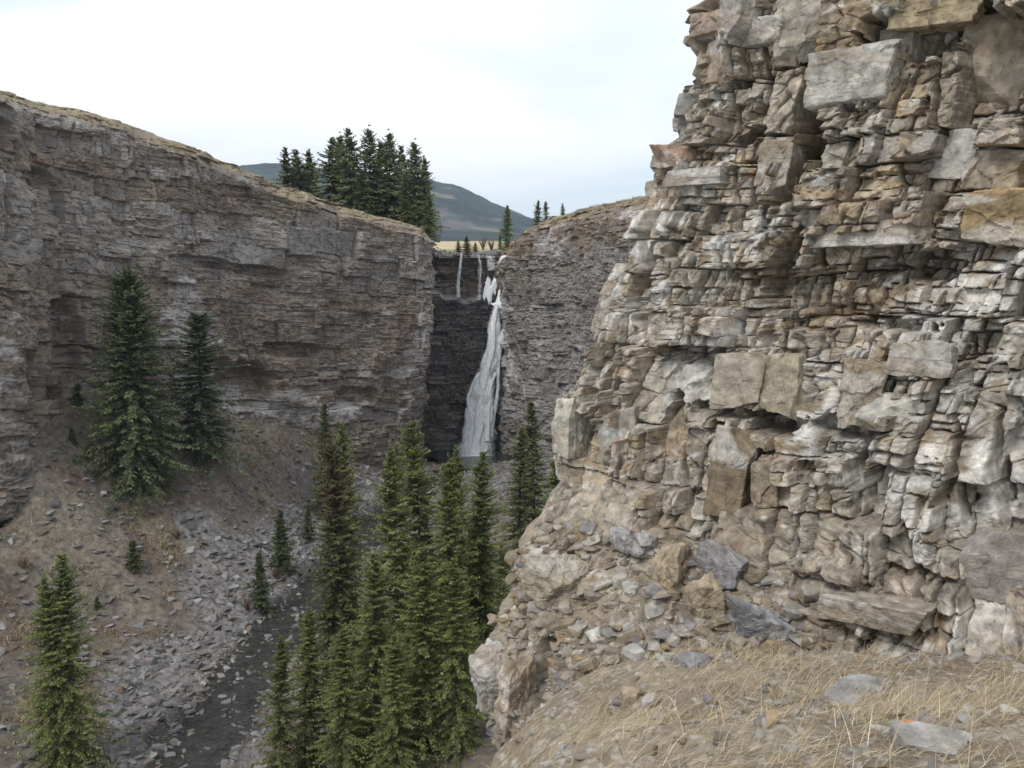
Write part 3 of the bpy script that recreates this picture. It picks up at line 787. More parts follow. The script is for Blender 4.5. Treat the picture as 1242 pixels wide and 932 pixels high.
# creek and plunge pool
tC, cC = polyline(creek, 3.0, 0.4)
wv, wq = [], []
for q, o in enumerate(np.linspace(-4.0, 4.0, 9)):
    wv.append(np.stack([cC[:, 0] + o / .85, cC[:, 1], cC[:, 2] - 0.12], -1))
wv = np.stack(wv, 1)
creek_o = tag(mesh_from('creek_water', wv, grid_quads(wv.shape[0], 9)[:, ::-1], None, M_water, smooth=True), 'shallow grey creek running over stones along the gorge floor', 'creek', kind='structure')
a = np.linspace(0, 2 * np.pi, 49)[:-1]
pr = 1 + 0.15 * np.sin(3 * a + 1) + 0.08 * np.sin(5 * a)
pool = np.concatenate([[[-3.2, 105.5, -23.35]], np.stack([-3.2 + 6.5 * pr * np.cos(a), 105.5 + 5.0 * pr * np.sin(a), np.full(48, -23.35)], -1)])
tag(mesh_from('plunge_pool_water', pool, None, None, M_water, smooth=True, T=[(0, 1 + i, 1 + (i + 1) % 48) for i in range(48)]), 'dark pool under the waterfall', 'pool', kind='structure')

# ------------------------------------------------------------------ plateaus, meadow, hills
def plateau(name, t, c, lean_back, side, label):
    """dry grassland running back from a cliff edge"""
    s = np.arange(0.5, t[-1] - 0.5, 0.25)
    offs = np.array([-0.9, -0.3, 0.2, 0.6, 1.2, 2, 3, 4.5, 6.5, 9, 13, 18, 26, 40, 70])
    sg, og = np.meshgrid(s, offs, indexing='ij')
    cx, cy, _ = (np.interp(sg, t, c[:, i]) for i in range(3))
    cz = np.interp(sg, lean_back['s'][:, 0], lean_back['rim'][:, -1])
    w = 3.0
    nx = np.interp(sg + w, t, c[:, 1]) - np.interp(sg - w, t, c[:, 1]); ny = -(np.interp(sg + w, t, c[:, 0]) - np.interp(sg - w, t, c[:, 0]))
    ln = np.hypot(nx, ny); nx /= ln; ny /= ln
    ds_ = -lean_back['D'][:, -1]
    kk_ = np.hanning(13)[1:-1]; kk_ /= kk_.sum()
    ds_ = np.convolve(np.pad(ds_, 5, 'edge'), kk_, 'valid')
    back = np.interp(sg, lean_back['s'][:, 0], ds_) + 0.95
    X = cx - nx * (og + back); Y = cy - ny * (og + back)
    Z = cz + -0.02 + 0.22 * sst(og, -0.6, 1.5) - 1.2 * sst(-og, -0.1, 0.9) + 0.02 * np.minimum(og, 14) - 0.035 * np.maximum(og - 8, 0) + 0.4 * sst(og, -0.3, 1.2) * fbm(X * .4, Y * .4, 5, 701) + 0.3 * fbm(X * .12, Y * .12, 2, 702)
    c_ = lerp(G(.31, .255, .175), G(.19, .155, .12), np.clip(.5 + 1.6 * fbm(X * .9, Y * .9, 5, 703, .65), 0, 1)[..., None])
    o = mesh_from(name, np.stack([X, Y, Z], -1), grid_quads(*X.shape), c_, M_brow, smooth=True)
    tag(o, label, 'grassland', kind='structure')
    return X, Y, Z
PL = plateau('left_plateau_ground', tL, cL, wl, 1, 'dry tan grassland along the top of the left cliff')
PR = plateau('far_plateau_ground', tR, cR, wr, 1, 'dry tan grassland along the top of the far cliff')

def meadow_z(x, y):
    return -1.25 + 0.95 * sst(y, 112, 119) + np.maximum(y - 118, 0) * 0.0085 + 0.15 * fbm(x * .2, y * .2, 3, 711) * sst(np.abs(x + 2.5), 2.5, 8)
mx_ = np.concatenate([-np.geomspace(2200, 20, 40), np.arange(-19, 14, 0.6), np.geomspace(14, 1500, 40)])
my_ = np.concatenate([np.arange(111.2, 150, 0.6), np.geomspace(151, 2250, 60)])
heightfield('meadow_ground', mx_, my_, meadow_z,
            lambda x, y, z: lerp(lerp(G(.42, .34, .20), G(.50, .42, .27), np.clip(.5 + fbm(x * .05, y * .02, 3, 712), 0, 1)[..., None]), G(.17, .15, .13), (1 - sst(y, 113, 120))[..., None]),
            M_plain, 'pale dry meadow on the plateau above the waterfall', 'meadow')

def hill_z(x, y):
    u = x / y
    px = 621 + F * u
    crest = np.interp(px, [-1500, -200, 150, 300, 345, 430, 525, 548, 575, 600, 635, 700, 800, 1400], [270, 260, 236, 209, 208, 215, 226, 232, 242, 253, 268, 284, 292, 300])
    ang = (466 - crest) / F
    top = (ang * CP - SP) / (CP + ang * SP)
    Yc = 1500
    h = top * Yc + 6 * fbm(px * 0.03, y * 0.006, 4, 721)
    f = sst(y, 520, Yc) ** 0.8
    return np.where(y < Yc, h * f, h * (1 - 0.3 * sst(y, Yc, 2300))) + 5 * fbm(x * 0.03, y * 0.03, 3, 723) * f
def hill_col(x, y, z):
    c = lerp(G(.026, .042, .048), G(.052, .072, .070), np.clip(.5 + fbm(x * .03, y * .009, 5, 731, 0.7), 0, 1)[..., None])
    asp = sst(fbm(x * .014, y * .005, 5, 733, 0.6) - 0.008 * (z - 26), 0.0, 0.2) * sst(z, 5, 14)
    c = lerp(c, G(.19, .175, .17), (0.75 * asp)[..., None])
    bare = sst(fbm(x * .01 + 3, y * .01, 3, 735), 0.36, 0.45)
    return lerp(c, G(.26, .23, .19), (0.7 * bare)[..., None])
hu = np.linspace(-1.9, 0.9, 700)
hy = np.concatenate([np.linspace(500, 1500, 170), np.linspace(1515, 2300, 30)])
HU, HY = np.meshgrid(hu, hy, indexing='ij')
HX = HU * 1100 + (HU * (HY - 1100)) * 0.9
HZ = hill_z(HX, HY)
tag(mesh_from('hills', np.stack([HX, HY, HZ + 3], -1), grid_quads(*HX.shape)[:, ::-1], hill_col(HX, HY, HZ), M_hill), 'forested blue-green hill with pale aspen patches beyond the plateau', 'hill', kind='structure')

# ------------------------------------------------------------------ angular rocks
def cube_dirs(n):
    """quad sphere directions and faces, n cells per cube edge"""
    P, Q, off = [], [], 0
    g = np.tan(np.linspace(-np.pi / 4, np.pi / 4, n + 1))
    A, B = np.meshgrid(g, g, indexing='ij')
    for ax in range(3):
        for sg in (-1, 1):
            v = np.zeros((n + 1, n + 1, 3))
            v[..., ax] = sg; v[..., (ax + 1) % 3] = A * sg; v[..., (ax + 2) % 3] = B
            P.append(v.reshape(-1, 3)); Q.append(grid_quads(n + 1, n + 1, off)[:, ::-1]); off += (n + 1) ** 2
    P = np.concatenate(P); Q = np.concatenate(Q)
    key = np.round(P, 5)
    u, idx, inv = np.unique(key, axis=0, return_index=True, return_inverse=True)
    P = P[idx]; Q = inv.reshape(-1)[Q]
    return P / np.linalg.norm(P, axis=1, keepdims=True), Q
CD = {n: cube_dirs(n) for n in (3, 4, 7, 16, 24, 36)}

def rock_shape(seed, size, n=7, cuts=5, skew=0.18, rough=0.03, sharp=26.0):
    """a broken block: the intersection of tilted half spaces, edges barely worn"""
    rng = np.random.default_rng(seed)
    d, Q = CD[n]
    N, K = [], []
    for ax in range(3):
        for sg in (-1, 1):
            v = rng.normal(0, skew, 3); v[ax] = sg
            N.append(v / np.linalg.norm(v)); K.append(0.5 * rng.uniform(0.88, 1.08))
    for i in range(cuts):
        v = rng.normal(0, 1, 3)
        N.append(v / np.linalg.norm(v)); K.append(rng.uniform(0.42, 0.62))
    N = np.array(N); K = np.array(K)
    dots = np.maximum(d @ N.T, 1e-3) / K
    inv = (np.sum(dots ** sharp, axis=1)) ** (1 / sharp)
    V = d / inv[:, None]
    if rough:
        a = fbm(V[:, 0] * 4 + V[:, 2] * 2 + seed, V[:, 1] * 4 - V[:, 2] * 3, 4, seed % 900)
        V = V * (1 + rough * 2.0 * a)[:, None]
    return V * np.array(size), Q

def rot(yaw, tilt=0.0, roll=0.0):
    cy, sy, ct, st, cr, sr = math.cos(yaw), math.sin(yaw), math.cos(tilt), math.sin(tilt), math.cos(roll), math.sin(roll)
    return np.array([[cy, -sy, 0], [sy, cy, 0], [0, 0, 1]]) @ np.array([[1, 0, 0], [0, ct, -st], [0, st, ct]]) @ np.array([[cr, 0, sr], [0, 1, 0], [-sr, 0, cr]])

def weather(V, seed, amp, lam=0.07):
    """facets, bedding grooves and grain on a big block (world-space vertices)"""
    c = V.mean(0)
    d = V - c
    r = np.linalg.norm(d, axis=1, keepdims=True)
    a = np.arctan2(d[:, 1], d[:, 0]) * 0.35
    f, _ = facets(a + 0.1 * fbm(a * 6, V[:, 2] * 6, 2, seed), V[:, 2], 0.22, 0.9, seed, 1.1)
    f2, _ = facets(a, V[:, 2] + 0.02 * fbm(a * 9, V[:, 2] * 9, 2, seed), 0.08, 0.9, seed + 9, 1.2)
    zz = V[:, 2] + 0.02 * fbm(a * 5, V[:, 2] * 3, 3, seed + 2)
    li = np.floor(zz / lam).astype(np.int32)
    g = (hsh(seed + 4, li, li * 0) - 0.5) * 0.35
    w = sst(fbm(a * 3, V[:, 2] * 2.5, 3, seed + 5), -0.1, 0.15)
    k = amp * (f * 5 + f2 * 4 + w * g + 0.5 * fbm(a * 8, V[:, 2] * 8, 4, seed + 6))
    return c + d * (1 + k[:, None] * 0.22 / np.maximum(r, 0.1))

def rock_col(V, base, seed, white=0.3):
    q = V[:, 0] + 0.6 * V[:, 1]
    n = fbm(q * 3, V[:, 2] * 5, 5, seed)
    c = np.array(base)[None] * (1 + 0.45 * n)[:, None]
    g = sst(fbm(q * 1.7 + 2, V[:, 2] * 2.2, 4, seed + 1), 0.0, 0.35)
    c = lerp(c, G(.31, .28, .24)[None], (0.3 * g)[:, None])
    br = sst(fbm(q * 2.3 + 6, V[:, 2] * 3.0, 4, seed + 2), 0.12, 0.4)
    c = lerp(c, G(.25, .19, .125)[None], (0.5 * br)[:, None])
    w = sst(fbm(q * 3.2 + 7, V[:, 2] * 4, 5, seed + 3), 0.10, 0.40)
    return lerp(c, G(.55, .535, .51)[None], (white * 1.6 * w)[:, None])

# big blocks standing out of the near cliff: px, py, width, height, depth (photo pixels), proud, yaw, colour
face_yaw = math.atan2(dW[1], dW[0])
blk = [(884, 568, 52, 88, 50, .34, .35, (.20, .155, .105)), (931, 583, 32, 54, 40, .24, .1, (.27, .225, .165)), (898, 462, 56, 62, 50, .10, .45, (.36, .315, .25)),
       (953, 466, 46, 66, 34, -.02, -.1, (.34, .30, .22)), (1040, 475, 44, 74, 50, .08, .5, (.27, .215, .145)), (1075, 500, 62, 44, 40, .06, .1, (.33, .29, .22)),
       (1128, 435, 66, 38, 44, .10, .15, (.41, .39, .36)), (1125, 12, 95, 40, 60, .30, .05, (.36, .28, .165)), (1185, 75, 70, 95, 70, .22, .35, (.33, .285, .22)),
       (1100, 45, 60, 50, 40, .0, -.1, (.33, .29, .23)), (862, 34, 46, 26, 46, .02, -.3, (.33, .25, .19)), (868, 85, 36, 66, 40, -.06, -.2, (.34, .27, .21)),
       (1045, 95, 74, 66, 50, .08, .2, (.38, .355, .315)), (940, 205, 36, 60, 50, .04, .2, (.35, .305, .25)),
       (1160, 185, 86, 56, 40, .04, .0, (.44, .42, .38)), (860, 215, 74, 20, 50, .08, 0, (.27, .24, .21)), (1050, 285, 110, 26, 50, .12, .05, (.36, .315, .26)),
       (740, 535, 46, 70, 46, .02, .3, (.34, .315, .27)), (795, 540, 36, 84, 46, .04, .4, (.35, .28, .19)), (1215, 262, 76, 62, 60, .12, .1, (.34, .25, .14)),
       (1210, 690, 70, 84, 50, .10, .1, (.30, .275, .255)), (1065, 740, 110, 30, 60, .14, -.1, (.33, .285, .225)), (815, 190, 30, 22, 40, .10, -.2, (.36, .25, .18)),
       (838, 130, 26, 26, 30, .02, -.2, (.30, .28, .25)), (690, 520, 24, 60, 34, .0, .2, (.42, .39, .33)), (975, 20, 54, 90, 30, .02, .05, (.34, .31, .255)),
       (1080, 60, 36, 60, 30, .0, 0, (.37, .34, .28)), (905, 25, 34, 60, 40, .05, -.25, (.33, .30, .27)), (930, 40, 50, 34, 50, .14, .0, (.38, .35, .31))]
for i, (px, py, w, h, d, proud, yaw, colr) in enumerate(blk):
    cs, cz = wall_at(px, py)
    ii = np.argmin(np.abs(ns[:, 0] - cs)); jj = np.argmin(np.abs(nz[0] - cz))
    b = nB[ii, jj]; nn = nN[ii, jj]
    dd = np.median(nD[max(0, ii - 14):ii + 15, max(0, jj - 14):jj + 15])
    dist = b[1]
    k = dist / F
    sz = np.array([w * k * 1.12, d * k * 1.3, h * k * 1.06])
    Vb, Qb = rock_shape(900 + i, sz, 36, 3, 0.10, 0.012, 80.0)
    Vb[:, 0] += 0.05 * Vb[:, 2]
    yw = math.atan2(-nn[0], nn[1]) + math.pi
    off = dd + proud * 0.9 + 0.10 - sz[1] * 0.36
    cen = np.array([b[0] + nn[0] * off, b[1] + nn[1] * off, cz])
    Vw = Vb @ rot(yw + yaw * 0.8, 0.04 * math.sin(i * 3), 0.06 * math.sin(i * 5)).T + cen
    Vw = weather(Vw, 960 + i, 0.20 + 0.10 * math.sin(i * 2.1))
    kid('rock_block', Vw, Qb, rock_col(Vw, colr, 950 + i, 0.35), M_near, near_cliff)

# ------------------------------------------------------------------ the ledge in front of the near cliff
led_px = [(1242, 932, 4.8), (1000, 932, 5.2), (800, 932, 5.8), (660, 932, 6.6), (600, 910, 8.6), (640, 868, 9.9), (760, 815, 10.4), (900, 805, 10.0), (1050, 800, 9.4), (1242, 800, 8.2), (1400, 800, 7.2),
          (900, 1100, 3.4), (621, 1250, 2.2), (1242, 1100, 3.3), (1500, 932, 4.2), (900, 860, 7.6), (1100, 860, 7.0), (740, 870, 8.2)]
lc = np.array([at(*q) for q in led_px] + [(-0.7, 6.5, -5.4), (-1.4, 8.5, -9.5), (-1.3, 11, -11.5), (0, 0, -1.65), (-2, 2, -3.2), (3, 0, -1.4), (7, 3, -1.8), (9, 6, -2.6), (-3, 6, -9), (-2.5, 0, -3.6), (-1.2, 4.2, -4.0), (3, 12.5, -6.6), (0, 13.5, -8.6), (7, 10, -4.6)])
lw_ = rbf_fit(lc)
def ledge_ground(x, y):
    x = np.asarray(x, float); y = np.asarray(y, float)
    return rbf_eval(lc, lw_, x, y) + 0.12 * fbm(x * 0.8, y * 0.8, 4, 801) + 0.06 * fbm(x * 4, y * 4, 5, 803, 0.6)
def ledge_col(x, y, z):
    c = lerp(G(.19, .155, .115), G(.29, .245, .185), np.clip(.5 + 1.3 * fbm(x * 1.3, y * 1.3, 5, 811), 0, 1)[..., None])
    cx, cy, ex, ey, f1, f2 = worley(x / .06, y / .06, 813)
    st = (hsh(814, cx, cy) > 0.78) * sst(f2 - f1, 0.05, 0.2)
    return lerp(c, G(.42, .40, .37), (0.6 * st)[..., None])
lx = np.concatenate([np.arange(-3.2, -1.2, 0.1), np.arange(-1.2, 6.8, 0.022), np.arange(6.8, 10, 0.2)])
ly = np.concatenate([np.arange(-2, 2.5, 0.2), np.arange(2.5, 12.0, 0.022), np.arange(12.0, 13.5, 0.1)])
heightfield('ledge_ground', lx, ly, ledge_ground, ledge_col, M_soil, 'sloping stony ledge with dry grass at the foot of the near cliff', 'ground')

# stones set in the apron and on the ledge
apr = np.argwhere((nap > 0.75) & (ns > -0.3) & (nz > -7.5))
rng = np.random.default_rng(77)
stones = [[], [], []]
off = 0
stone_pal = [G(.31, .27, .215), G(.36, .335, .30), G(.235, .22, .21), G(.32, .24, .15), G(.24, .195, .14), G(.42, .40, .37)]
def put_stone(bag, V, Q, c):
    bag[0].append(V); bag[1].append(Q + sum(len(v) for v in bag[0][:-1])); bag[2].append(c)
for i in range(6500):
    a, b = apr[rng.integers(len(apr))]
    p = V[a, b] if False else np.array([nB[a, b][0] + nN[a, b][0] * nD[a, b], nB[a, b][1] + nN[a, b][1] * nD[a, b], nz[a, b]])
    r = 0.018 + 0.14 * rng.random() ** 7
    sz = r * np.array([rng.uniform(1.2, 2.2), rng.uniform(.9, 1.5), rng.uniform(.4, .95)])
    Vs, Qs = rock_shape(2000 + i % 160, sz, 4 if r < .09 else 7, 3, 0.2, 0.02)
    yw = math.atan2(-nN[a, b][0], nN[a, b][1]) + rng.normal() * 0.9
    Vs = Vs @ rot(yw, rng.normal() * 0.3 - 0.15, rng.normal() * 0.25).T + p + np.append(nN[a, b] * sz[2] * .15, 0)
    c = stone_pal[rng.choice(6, p=[.40, .19, .08, .05, .24, .04])] * rng.uniform(.8, 1.15)
    put_stone(stones, Vs, Qs, np.repeat(c[None], len(Vs), 0))
for i in range(2600):
    x, y = rng.uniform(-1.0, 6.5), rng.uniform(4.2, 10.8)
    r = 0.012 + 0.07 * rng.random() ** 4
    sz = r * np.array([rng.uniform(1.2, 2.2), rng.uniform(.9, 1.5), rng.uniform(.4, .9)])
    Vs, Qs = rock_shape(2000 + i % 160, sz, 4, 3, 0.2, 0.02)
    Vs = Vs @ rot(rng.uniform(0, 6.3), rng.normal() * 0.3, rng.normal() * 0.3).T + np.array([x, y, float(ledge_ground(x, y)) + sz[2] * .15])
    c = stone_pal[rng.choice(6, p=[.30, .22, .16, .06, .18, .08])] * rng.uniform(.8, 1.15)
    put_stone(stones, Vs, Qs, np.repeat(c[None], len(Vs), 0))
tag(mesh_from('rubble', np.concatenate(stones[0]), np.concatenate(stones[1]), np.concatenate(stones[2]), M_near), 'small angular stones strewn over the slope below the near cliff', 'rubble', kind='stuff')

# the loose slabs one can point to
def near_surface(px, py):
    i = np.argmin((base_px[0] - px) ** 2 + (base_px[1] - py) ** 2 + 1e6 * (ns < -0.4))
    a, b = np.unravel_index(i, ns.shape)
    return np.array([nB[a, b][0] + nN[a, b][0] * nD[a, b], nB[a, b][1] + nN[a, b][1] * nD[a, b], nz[a, b]]), nN[a, b]
slabs = [('rock_slab', 870, 688, 72, 44, 22, -.25, (.26, .25, .265), 'slate blue slab with a rust stain jutting from the rubble slope'),
         ('rock_slab', 850, 735, 44, 60, 30, .5, (.35, .29, .21), 'tall tan wedge of rock leaning under the slate blue slab'),
         ('rock_slab', 915, 770, 78, 46, 26, .3, (.27, .265, .275), 'broad grey slab half buried just above the dry grass'),
         ('rock_slab', 808, 695, 36, 62, 34, .2, (.33, .27, .19), 'upright tan block standing in the rubble left of the slate blue slab'),
         ('rock_slab', 765, 660, 52, 30, 20, -.1, (.30, .29, .29), 'flat blue grey slab with an orange edge near the top of the rubble'),
         ('rock_slab', 675, 700, 70, 44, 40, .1, (.38, .34, .27), 'pale overhanging block at the left brink of the rubble slope'),
         ('rock_slab', 605, 830, 46, 78, 40, -.2, (.37, .34, .30), 'pale upright block on the outermost corner above the gorge'),
         ('rock_slab', 632, 838, 34, 84, 40, .1, (.33, .27, .21), 'brown upright block beside the cleft at the outermost corner')]
for i, (nm, px, py, w, h, d, yaw, colr, lab) in enumerate(slabs):
    p, nn = near_surface(px, py)
    k = p[1] / F
    Vb, Qb = rock_shape(1200 + i, np.array([w * k, d * k * 1.6, h * k]), 24, 6, 0.22, 0.025, 36.0)
    Vw = Vb @ rot(math.atan2(-nn[0], nn[1]) + yaw, -.1, 0.25 * math.sin(i * 2.3)).T
    Vw = weather(Vw, 1260 + i, 0.4)
    o = mesh_from(nm, Vw, Qb, rock_col(Vw, colr, 1250 + i, 0.2), M_near)
    o.location = p + np.append(nn, 0) * 0.02
    tag(o, lab, 'rock')
for i, (px, py, Y, w, h, colr, lab) in enumerate([
        (765, 846, 9.0, 24, 20, (.38, .31, .22), 'rounded tan stone at the upper left edge of the dry grass'), (788, 850, 9.0, 22, 13, (.42, .40, .37), 'flat pale stone beside the rounded tan stone'),
        (1130, 905, 5.6, 78, 26, (.36, .355, .35), 'grey flat stone with an orange lichen spot in the foreground grass'), (1045, 845, 8.0, 80, 22, (.30, .295, .30), 'low blue grey stone sunk in the grass below the cliff'),
        (770, 782, 10.2, 20, 10, (.38, .36, .33), 'white chalky stone on the rubble slope above the grass'), (845, 805, 9.6, 32, 20, (.30, .30, .31), 'small dark grey stone at the upper edge of the grass')]):
    u = (px - 621) / F; v = (466 - py) / F
    ray = np.array([u, CP + v * SP, v * CP - SP])
    ts = np.linspace(3, 13, 500)
    pts = ray[None] * ts[:, None]
    hit = np.argmax(pts[:, 2] < ledge_ground(pts[:, 0], pts[:, 1]))
    p = pts[hit]
    k = p[1] / F
    Vb, Qb = rock_shape(1300 + i, np.array([w * k * 1.2, w * k * 0.8, h * k * 1.5]), 16, 5, 0.2, 0.03, 20.0)
    o = mesh_from('stone', Vb @ rot(i * 1.3, 0.1, 0.08).T, Qb, rock_col(Vb, colr, 1350 + i, 0.3), M_near)
    if i == 2:
        f = np.exp(-(((Vb - Vb[np.argmax(Vb[:, 2] + 0.1 * Vb[:, 0])]) / 0.035) ** 2).sum(1))
        me = o.data.color_attributes['Col'].data
        for q in np.argwhere(f > 0.3).ravel():
            me[int(q)].color = (.55, .19, .05, 1)
    o.location = p - np.array([0, 0, 0.025])
    tag(o, lab, 'rock')

# ------------------------------------------------------------------ spruces
def tube(pts, rad, sides=6):
    pts = np.asarray(pts, float); n = len(pts)
    a = np.linspace(0, 2 * np.pi, sides + 1)[:-1]
    ring = np.stack([np.cos(a), np.sin(a), 0 * a], -1)
    V = (pts[:, None, :] + ring[None] * np.asarray(rad)[:, None, None]).reshape(-1, 3)
    i = np.arange(n - 1)[:, None] * sides; j = np.arange(sides)[None]; k = (np.arange(sides)[None] + 1) % sides
    Q = np.stack([i + j, i + k, i + sides + k, i + sides + j], -1).reshape(-1, 4)
    return V, Q

def spruce_mesh(seed, H, Rm, gap=0.24, per=(5, 8), nspr=16, spr=0.30, wid=0.075, lowest=0.04, top_pow=0.85, droop=0.35, green=(.045, .062, .028), tip=(.085, .10, .04), ragged=0.3,
                dead=0.0, thin_top=1.0, bare=0.0):
    """crown (sprays of needled twigs on whorled boughs) and trunk of one spruce, origin at its foot"""
    rng = np.random.default_rng(seed)
    lean = rng.normal(0, 0.018, 2)
    hs, hh = [], lowest * H
    while hh < H * 0.985:
        hs.append(hh)
        hh += gap * (0.6 + 0.8 * rng.random()) * (1.0 - 0.45 * hh / H)
    B = []
    sect = 0.82 + 0.36 * rng.random(12)
    for hh in hs:
        f = hh / H
        r = Rm * (1 - f) ** top_pow * (0.55 + 0.45 * min(1, f / 0.16 + 0.25)) * thin_top ** (f > 0.55)
        for q in range(rng.integers(per[0], per[1] + 1)):
            if rng.random() < bare * (1 - f):
                continue
            az = rng.uniform(0, 2 * np.pi)
            lng = r * (1 - ragged + ragged * 1.9 * rng.random() ** 1.7) * (0.82 + 0.36 * math.sin(hh * 1.9 + seed * 2.3 + az) ** 2) * sect[int(az / 6.2832 * 12) % 12]
            B.append((hh + rng.normal() * gap * 0.8, az, max(lng, 0.16), f))
    B = np.array(B)
    nb = len(B)
    h0, az, ln, f = B.T
    rise = lerp(-0.20 - droop * 0.5, 0.75, f ** 1.6) + rng.normal(0, 0.10, nb)
    curve = lerp(0.32, 0.10, f)
    t = (np.arange(nspr) + 0.5) / nspr
    T = 0.10 + 0.90 * t[None, :] + rng.normal(0, 0.02, (nb, nspr))
    ca, sa = np.cos(az), np.sin(az)
    rr = ln[:, None] * T
    zz = h0[:, None] + ln[:, None] * (rise[:, None] * T + curve[:, None] * (T - 0.5) ** 2 * 0.8 - 0.12 * T * (1 - f[:, None]))
    cx = lean[0] * zz + ca[:, None] * rr; cy = lean[1] * zz + sa[:, None] * rr
    Vs, Qs, Cs = [], [], []
    base_c, tip_c = np.array(green), np.array(tip)
    bt = rng.random(nb)
    for side in (-1, 1, 0):
        if side == 0:
            m = np.zeros_like(T, bool); m[:, -1] = True; m[:, nspr // 2::3] = True
        else:
            m = np.ones_like(T, bool)
        ix = np.argwhere(m)
        b, q = ix[:, 0], ix[:, 1]
        n = len(b)
        ang = az[b] + side * (0.85 + 0.35 * rng.random(n)) + rng.normal(0, 0.25, n)
        l = spr * (0.6 + 0.7 * rng.random(n)) * (1.15 - 0.65 * T[b, q]) * np.clip(ln[b] / (1.3 * spr) * 0.5 + 0.35, 0.4, 1.0) * lerp(1, .62, f[b])
        if side == 0: l = l * 0.9
        dz = -0.25 - 0.45 * rng.random(n) + 0.7 * f[b] ** 1.5 + (0.35 if side == 0 else 0)
        d = np.stack([np.cos(ang), np.sin(ang), dz], -1)
        d /= np.linalg.norm(d, axis=1, keepdims=True)
        p = np.stack([cx[b, q], cy[b, q], zz[b, q]], -1) + rng.normal(0, 0.02, (n, 3))
        roll = rng.uniform(-0.9, 0.9, n)
        sd = np.stack([-np.sin(ang) * np.cos(roll), np.cos(ang) * np.cos(roll), np.sin(roll)], -1)
        w = wid * (0.7 + 0.7 * rng.random(n)) * lerp(1, .7, f[b])
        a0 = p; a1 = p + d * (l * 0.45)[:, None] + sd * w[:, None]; a2 = p + d * l[:, None] + G(0, 0, -0.03); a3 = p + d * (l * 0.45)[:, None] - sd * w[:, None]
        Vn = np.stack([a0, a1, a2, a3], 1)
        off = sum(len(v) for v in Vs)
        Vs.append(Vn.reshape(-1, 3)); Qs.append(np.arange(n * 4).reshape(-1, 4) + off)
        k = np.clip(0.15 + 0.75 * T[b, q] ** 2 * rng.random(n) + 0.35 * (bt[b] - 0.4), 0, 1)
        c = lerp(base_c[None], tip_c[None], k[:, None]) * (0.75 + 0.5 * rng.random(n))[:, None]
        br = rng.random(n) < 0.03
        c[br] = [.11, .075, .045]
        if dead > 0:
            dm = rng.random(n) < dead * sst(f[b], 0.62, 0.80)
            c[dm] = np.array([.14, .10, .058]) * (0.6 + 0.8 * rng.random(dm.sum()))[:, None]
        Cs.append(np.repeat(c, 4, 0))
    crown = (np.concatenate(Vs), np.concatenate(Qs), np.concatenate(Cs))
    hz = np.linspace(-0.5, H, 12)
    r0 = 0.011 * H + 0.03
    tr = tube(np.stack([lean[0] * hz, lean[1] * hz, hz], -1), r0 * (1 - np.clip(hz, 0, H) / H) ** 0.8 + 0.008, 7)
    TV, TQ = [tr[0]], [tr[1]]
    for i in range(nb):
        x = np.linspace(0, 0.8, 4)
        pz = h0[i] + ln[i] * (rise[i] * x + curve[i] * (x - 0.5) ** 2 * 0.8 - 0.12 * x * (1 - f[i]))
        pts = np.stack([lean[0] * pz + ca[i] * ln[i] * x, lean[1] * pz + sa[i] * ln[i] * x, pz], -1)
        v, q = tube(pts, np.array([.022, .016, .011, .006]) * (0.5 + ln[i] / 2), 3)
        TQ.append(q + sum(map(len, TV)) if i == 0 else q + cnt); cnt = (cnt if i else len(TV[0])) + len(v); TV.append(v)
    TV, TQ = np.concatenate(TV), np.concatenate(TQ)
    return crown, (TV, TQ, np.repeat(G(.085, .068, .055)[None], len(TV), 0))

PROTO = {}
def spruce_kind(name, **kw):
    (cv, cq, cc), (tv, tq, tc) = spruce_mesh(**kw)
    PROTO[name] = (cv, cq, cc, tv, tq, tc, kw['H'], {})
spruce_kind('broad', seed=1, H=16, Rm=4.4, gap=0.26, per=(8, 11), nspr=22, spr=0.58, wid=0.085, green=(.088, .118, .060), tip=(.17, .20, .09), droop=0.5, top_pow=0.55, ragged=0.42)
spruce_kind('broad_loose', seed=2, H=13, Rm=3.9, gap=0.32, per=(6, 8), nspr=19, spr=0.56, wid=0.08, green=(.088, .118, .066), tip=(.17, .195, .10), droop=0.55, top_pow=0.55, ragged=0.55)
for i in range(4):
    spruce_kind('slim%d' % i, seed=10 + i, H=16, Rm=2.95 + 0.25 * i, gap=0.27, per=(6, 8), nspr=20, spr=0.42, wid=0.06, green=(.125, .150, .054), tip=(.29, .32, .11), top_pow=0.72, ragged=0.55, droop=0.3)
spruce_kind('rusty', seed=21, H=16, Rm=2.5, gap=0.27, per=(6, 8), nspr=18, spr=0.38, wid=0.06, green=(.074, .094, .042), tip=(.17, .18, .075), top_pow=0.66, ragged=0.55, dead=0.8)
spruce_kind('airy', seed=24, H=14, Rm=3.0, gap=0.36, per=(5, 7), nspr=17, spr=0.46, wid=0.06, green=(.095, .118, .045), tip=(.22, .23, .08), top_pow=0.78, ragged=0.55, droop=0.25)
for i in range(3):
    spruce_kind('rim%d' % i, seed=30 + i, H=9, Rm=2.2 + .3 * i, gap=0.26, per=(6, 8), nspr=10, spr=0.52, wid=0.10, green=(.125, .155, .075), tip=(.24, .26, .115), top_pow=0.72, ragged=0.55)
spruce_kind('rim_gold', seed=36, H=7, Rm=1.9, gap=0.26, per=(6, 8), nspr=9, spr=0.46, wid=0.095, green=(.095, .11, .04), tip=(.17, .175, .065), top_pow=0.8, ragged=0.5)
spruce_kind('young', seed=41, H=4, Rm=1.15, gap=0.17, per=(6, 8), nspr=10, spr=0.27, wid=0.055, green=(.060, .086, .038), tip=(.12, .145, .055), top_pow=0.8, ragged=0.45)
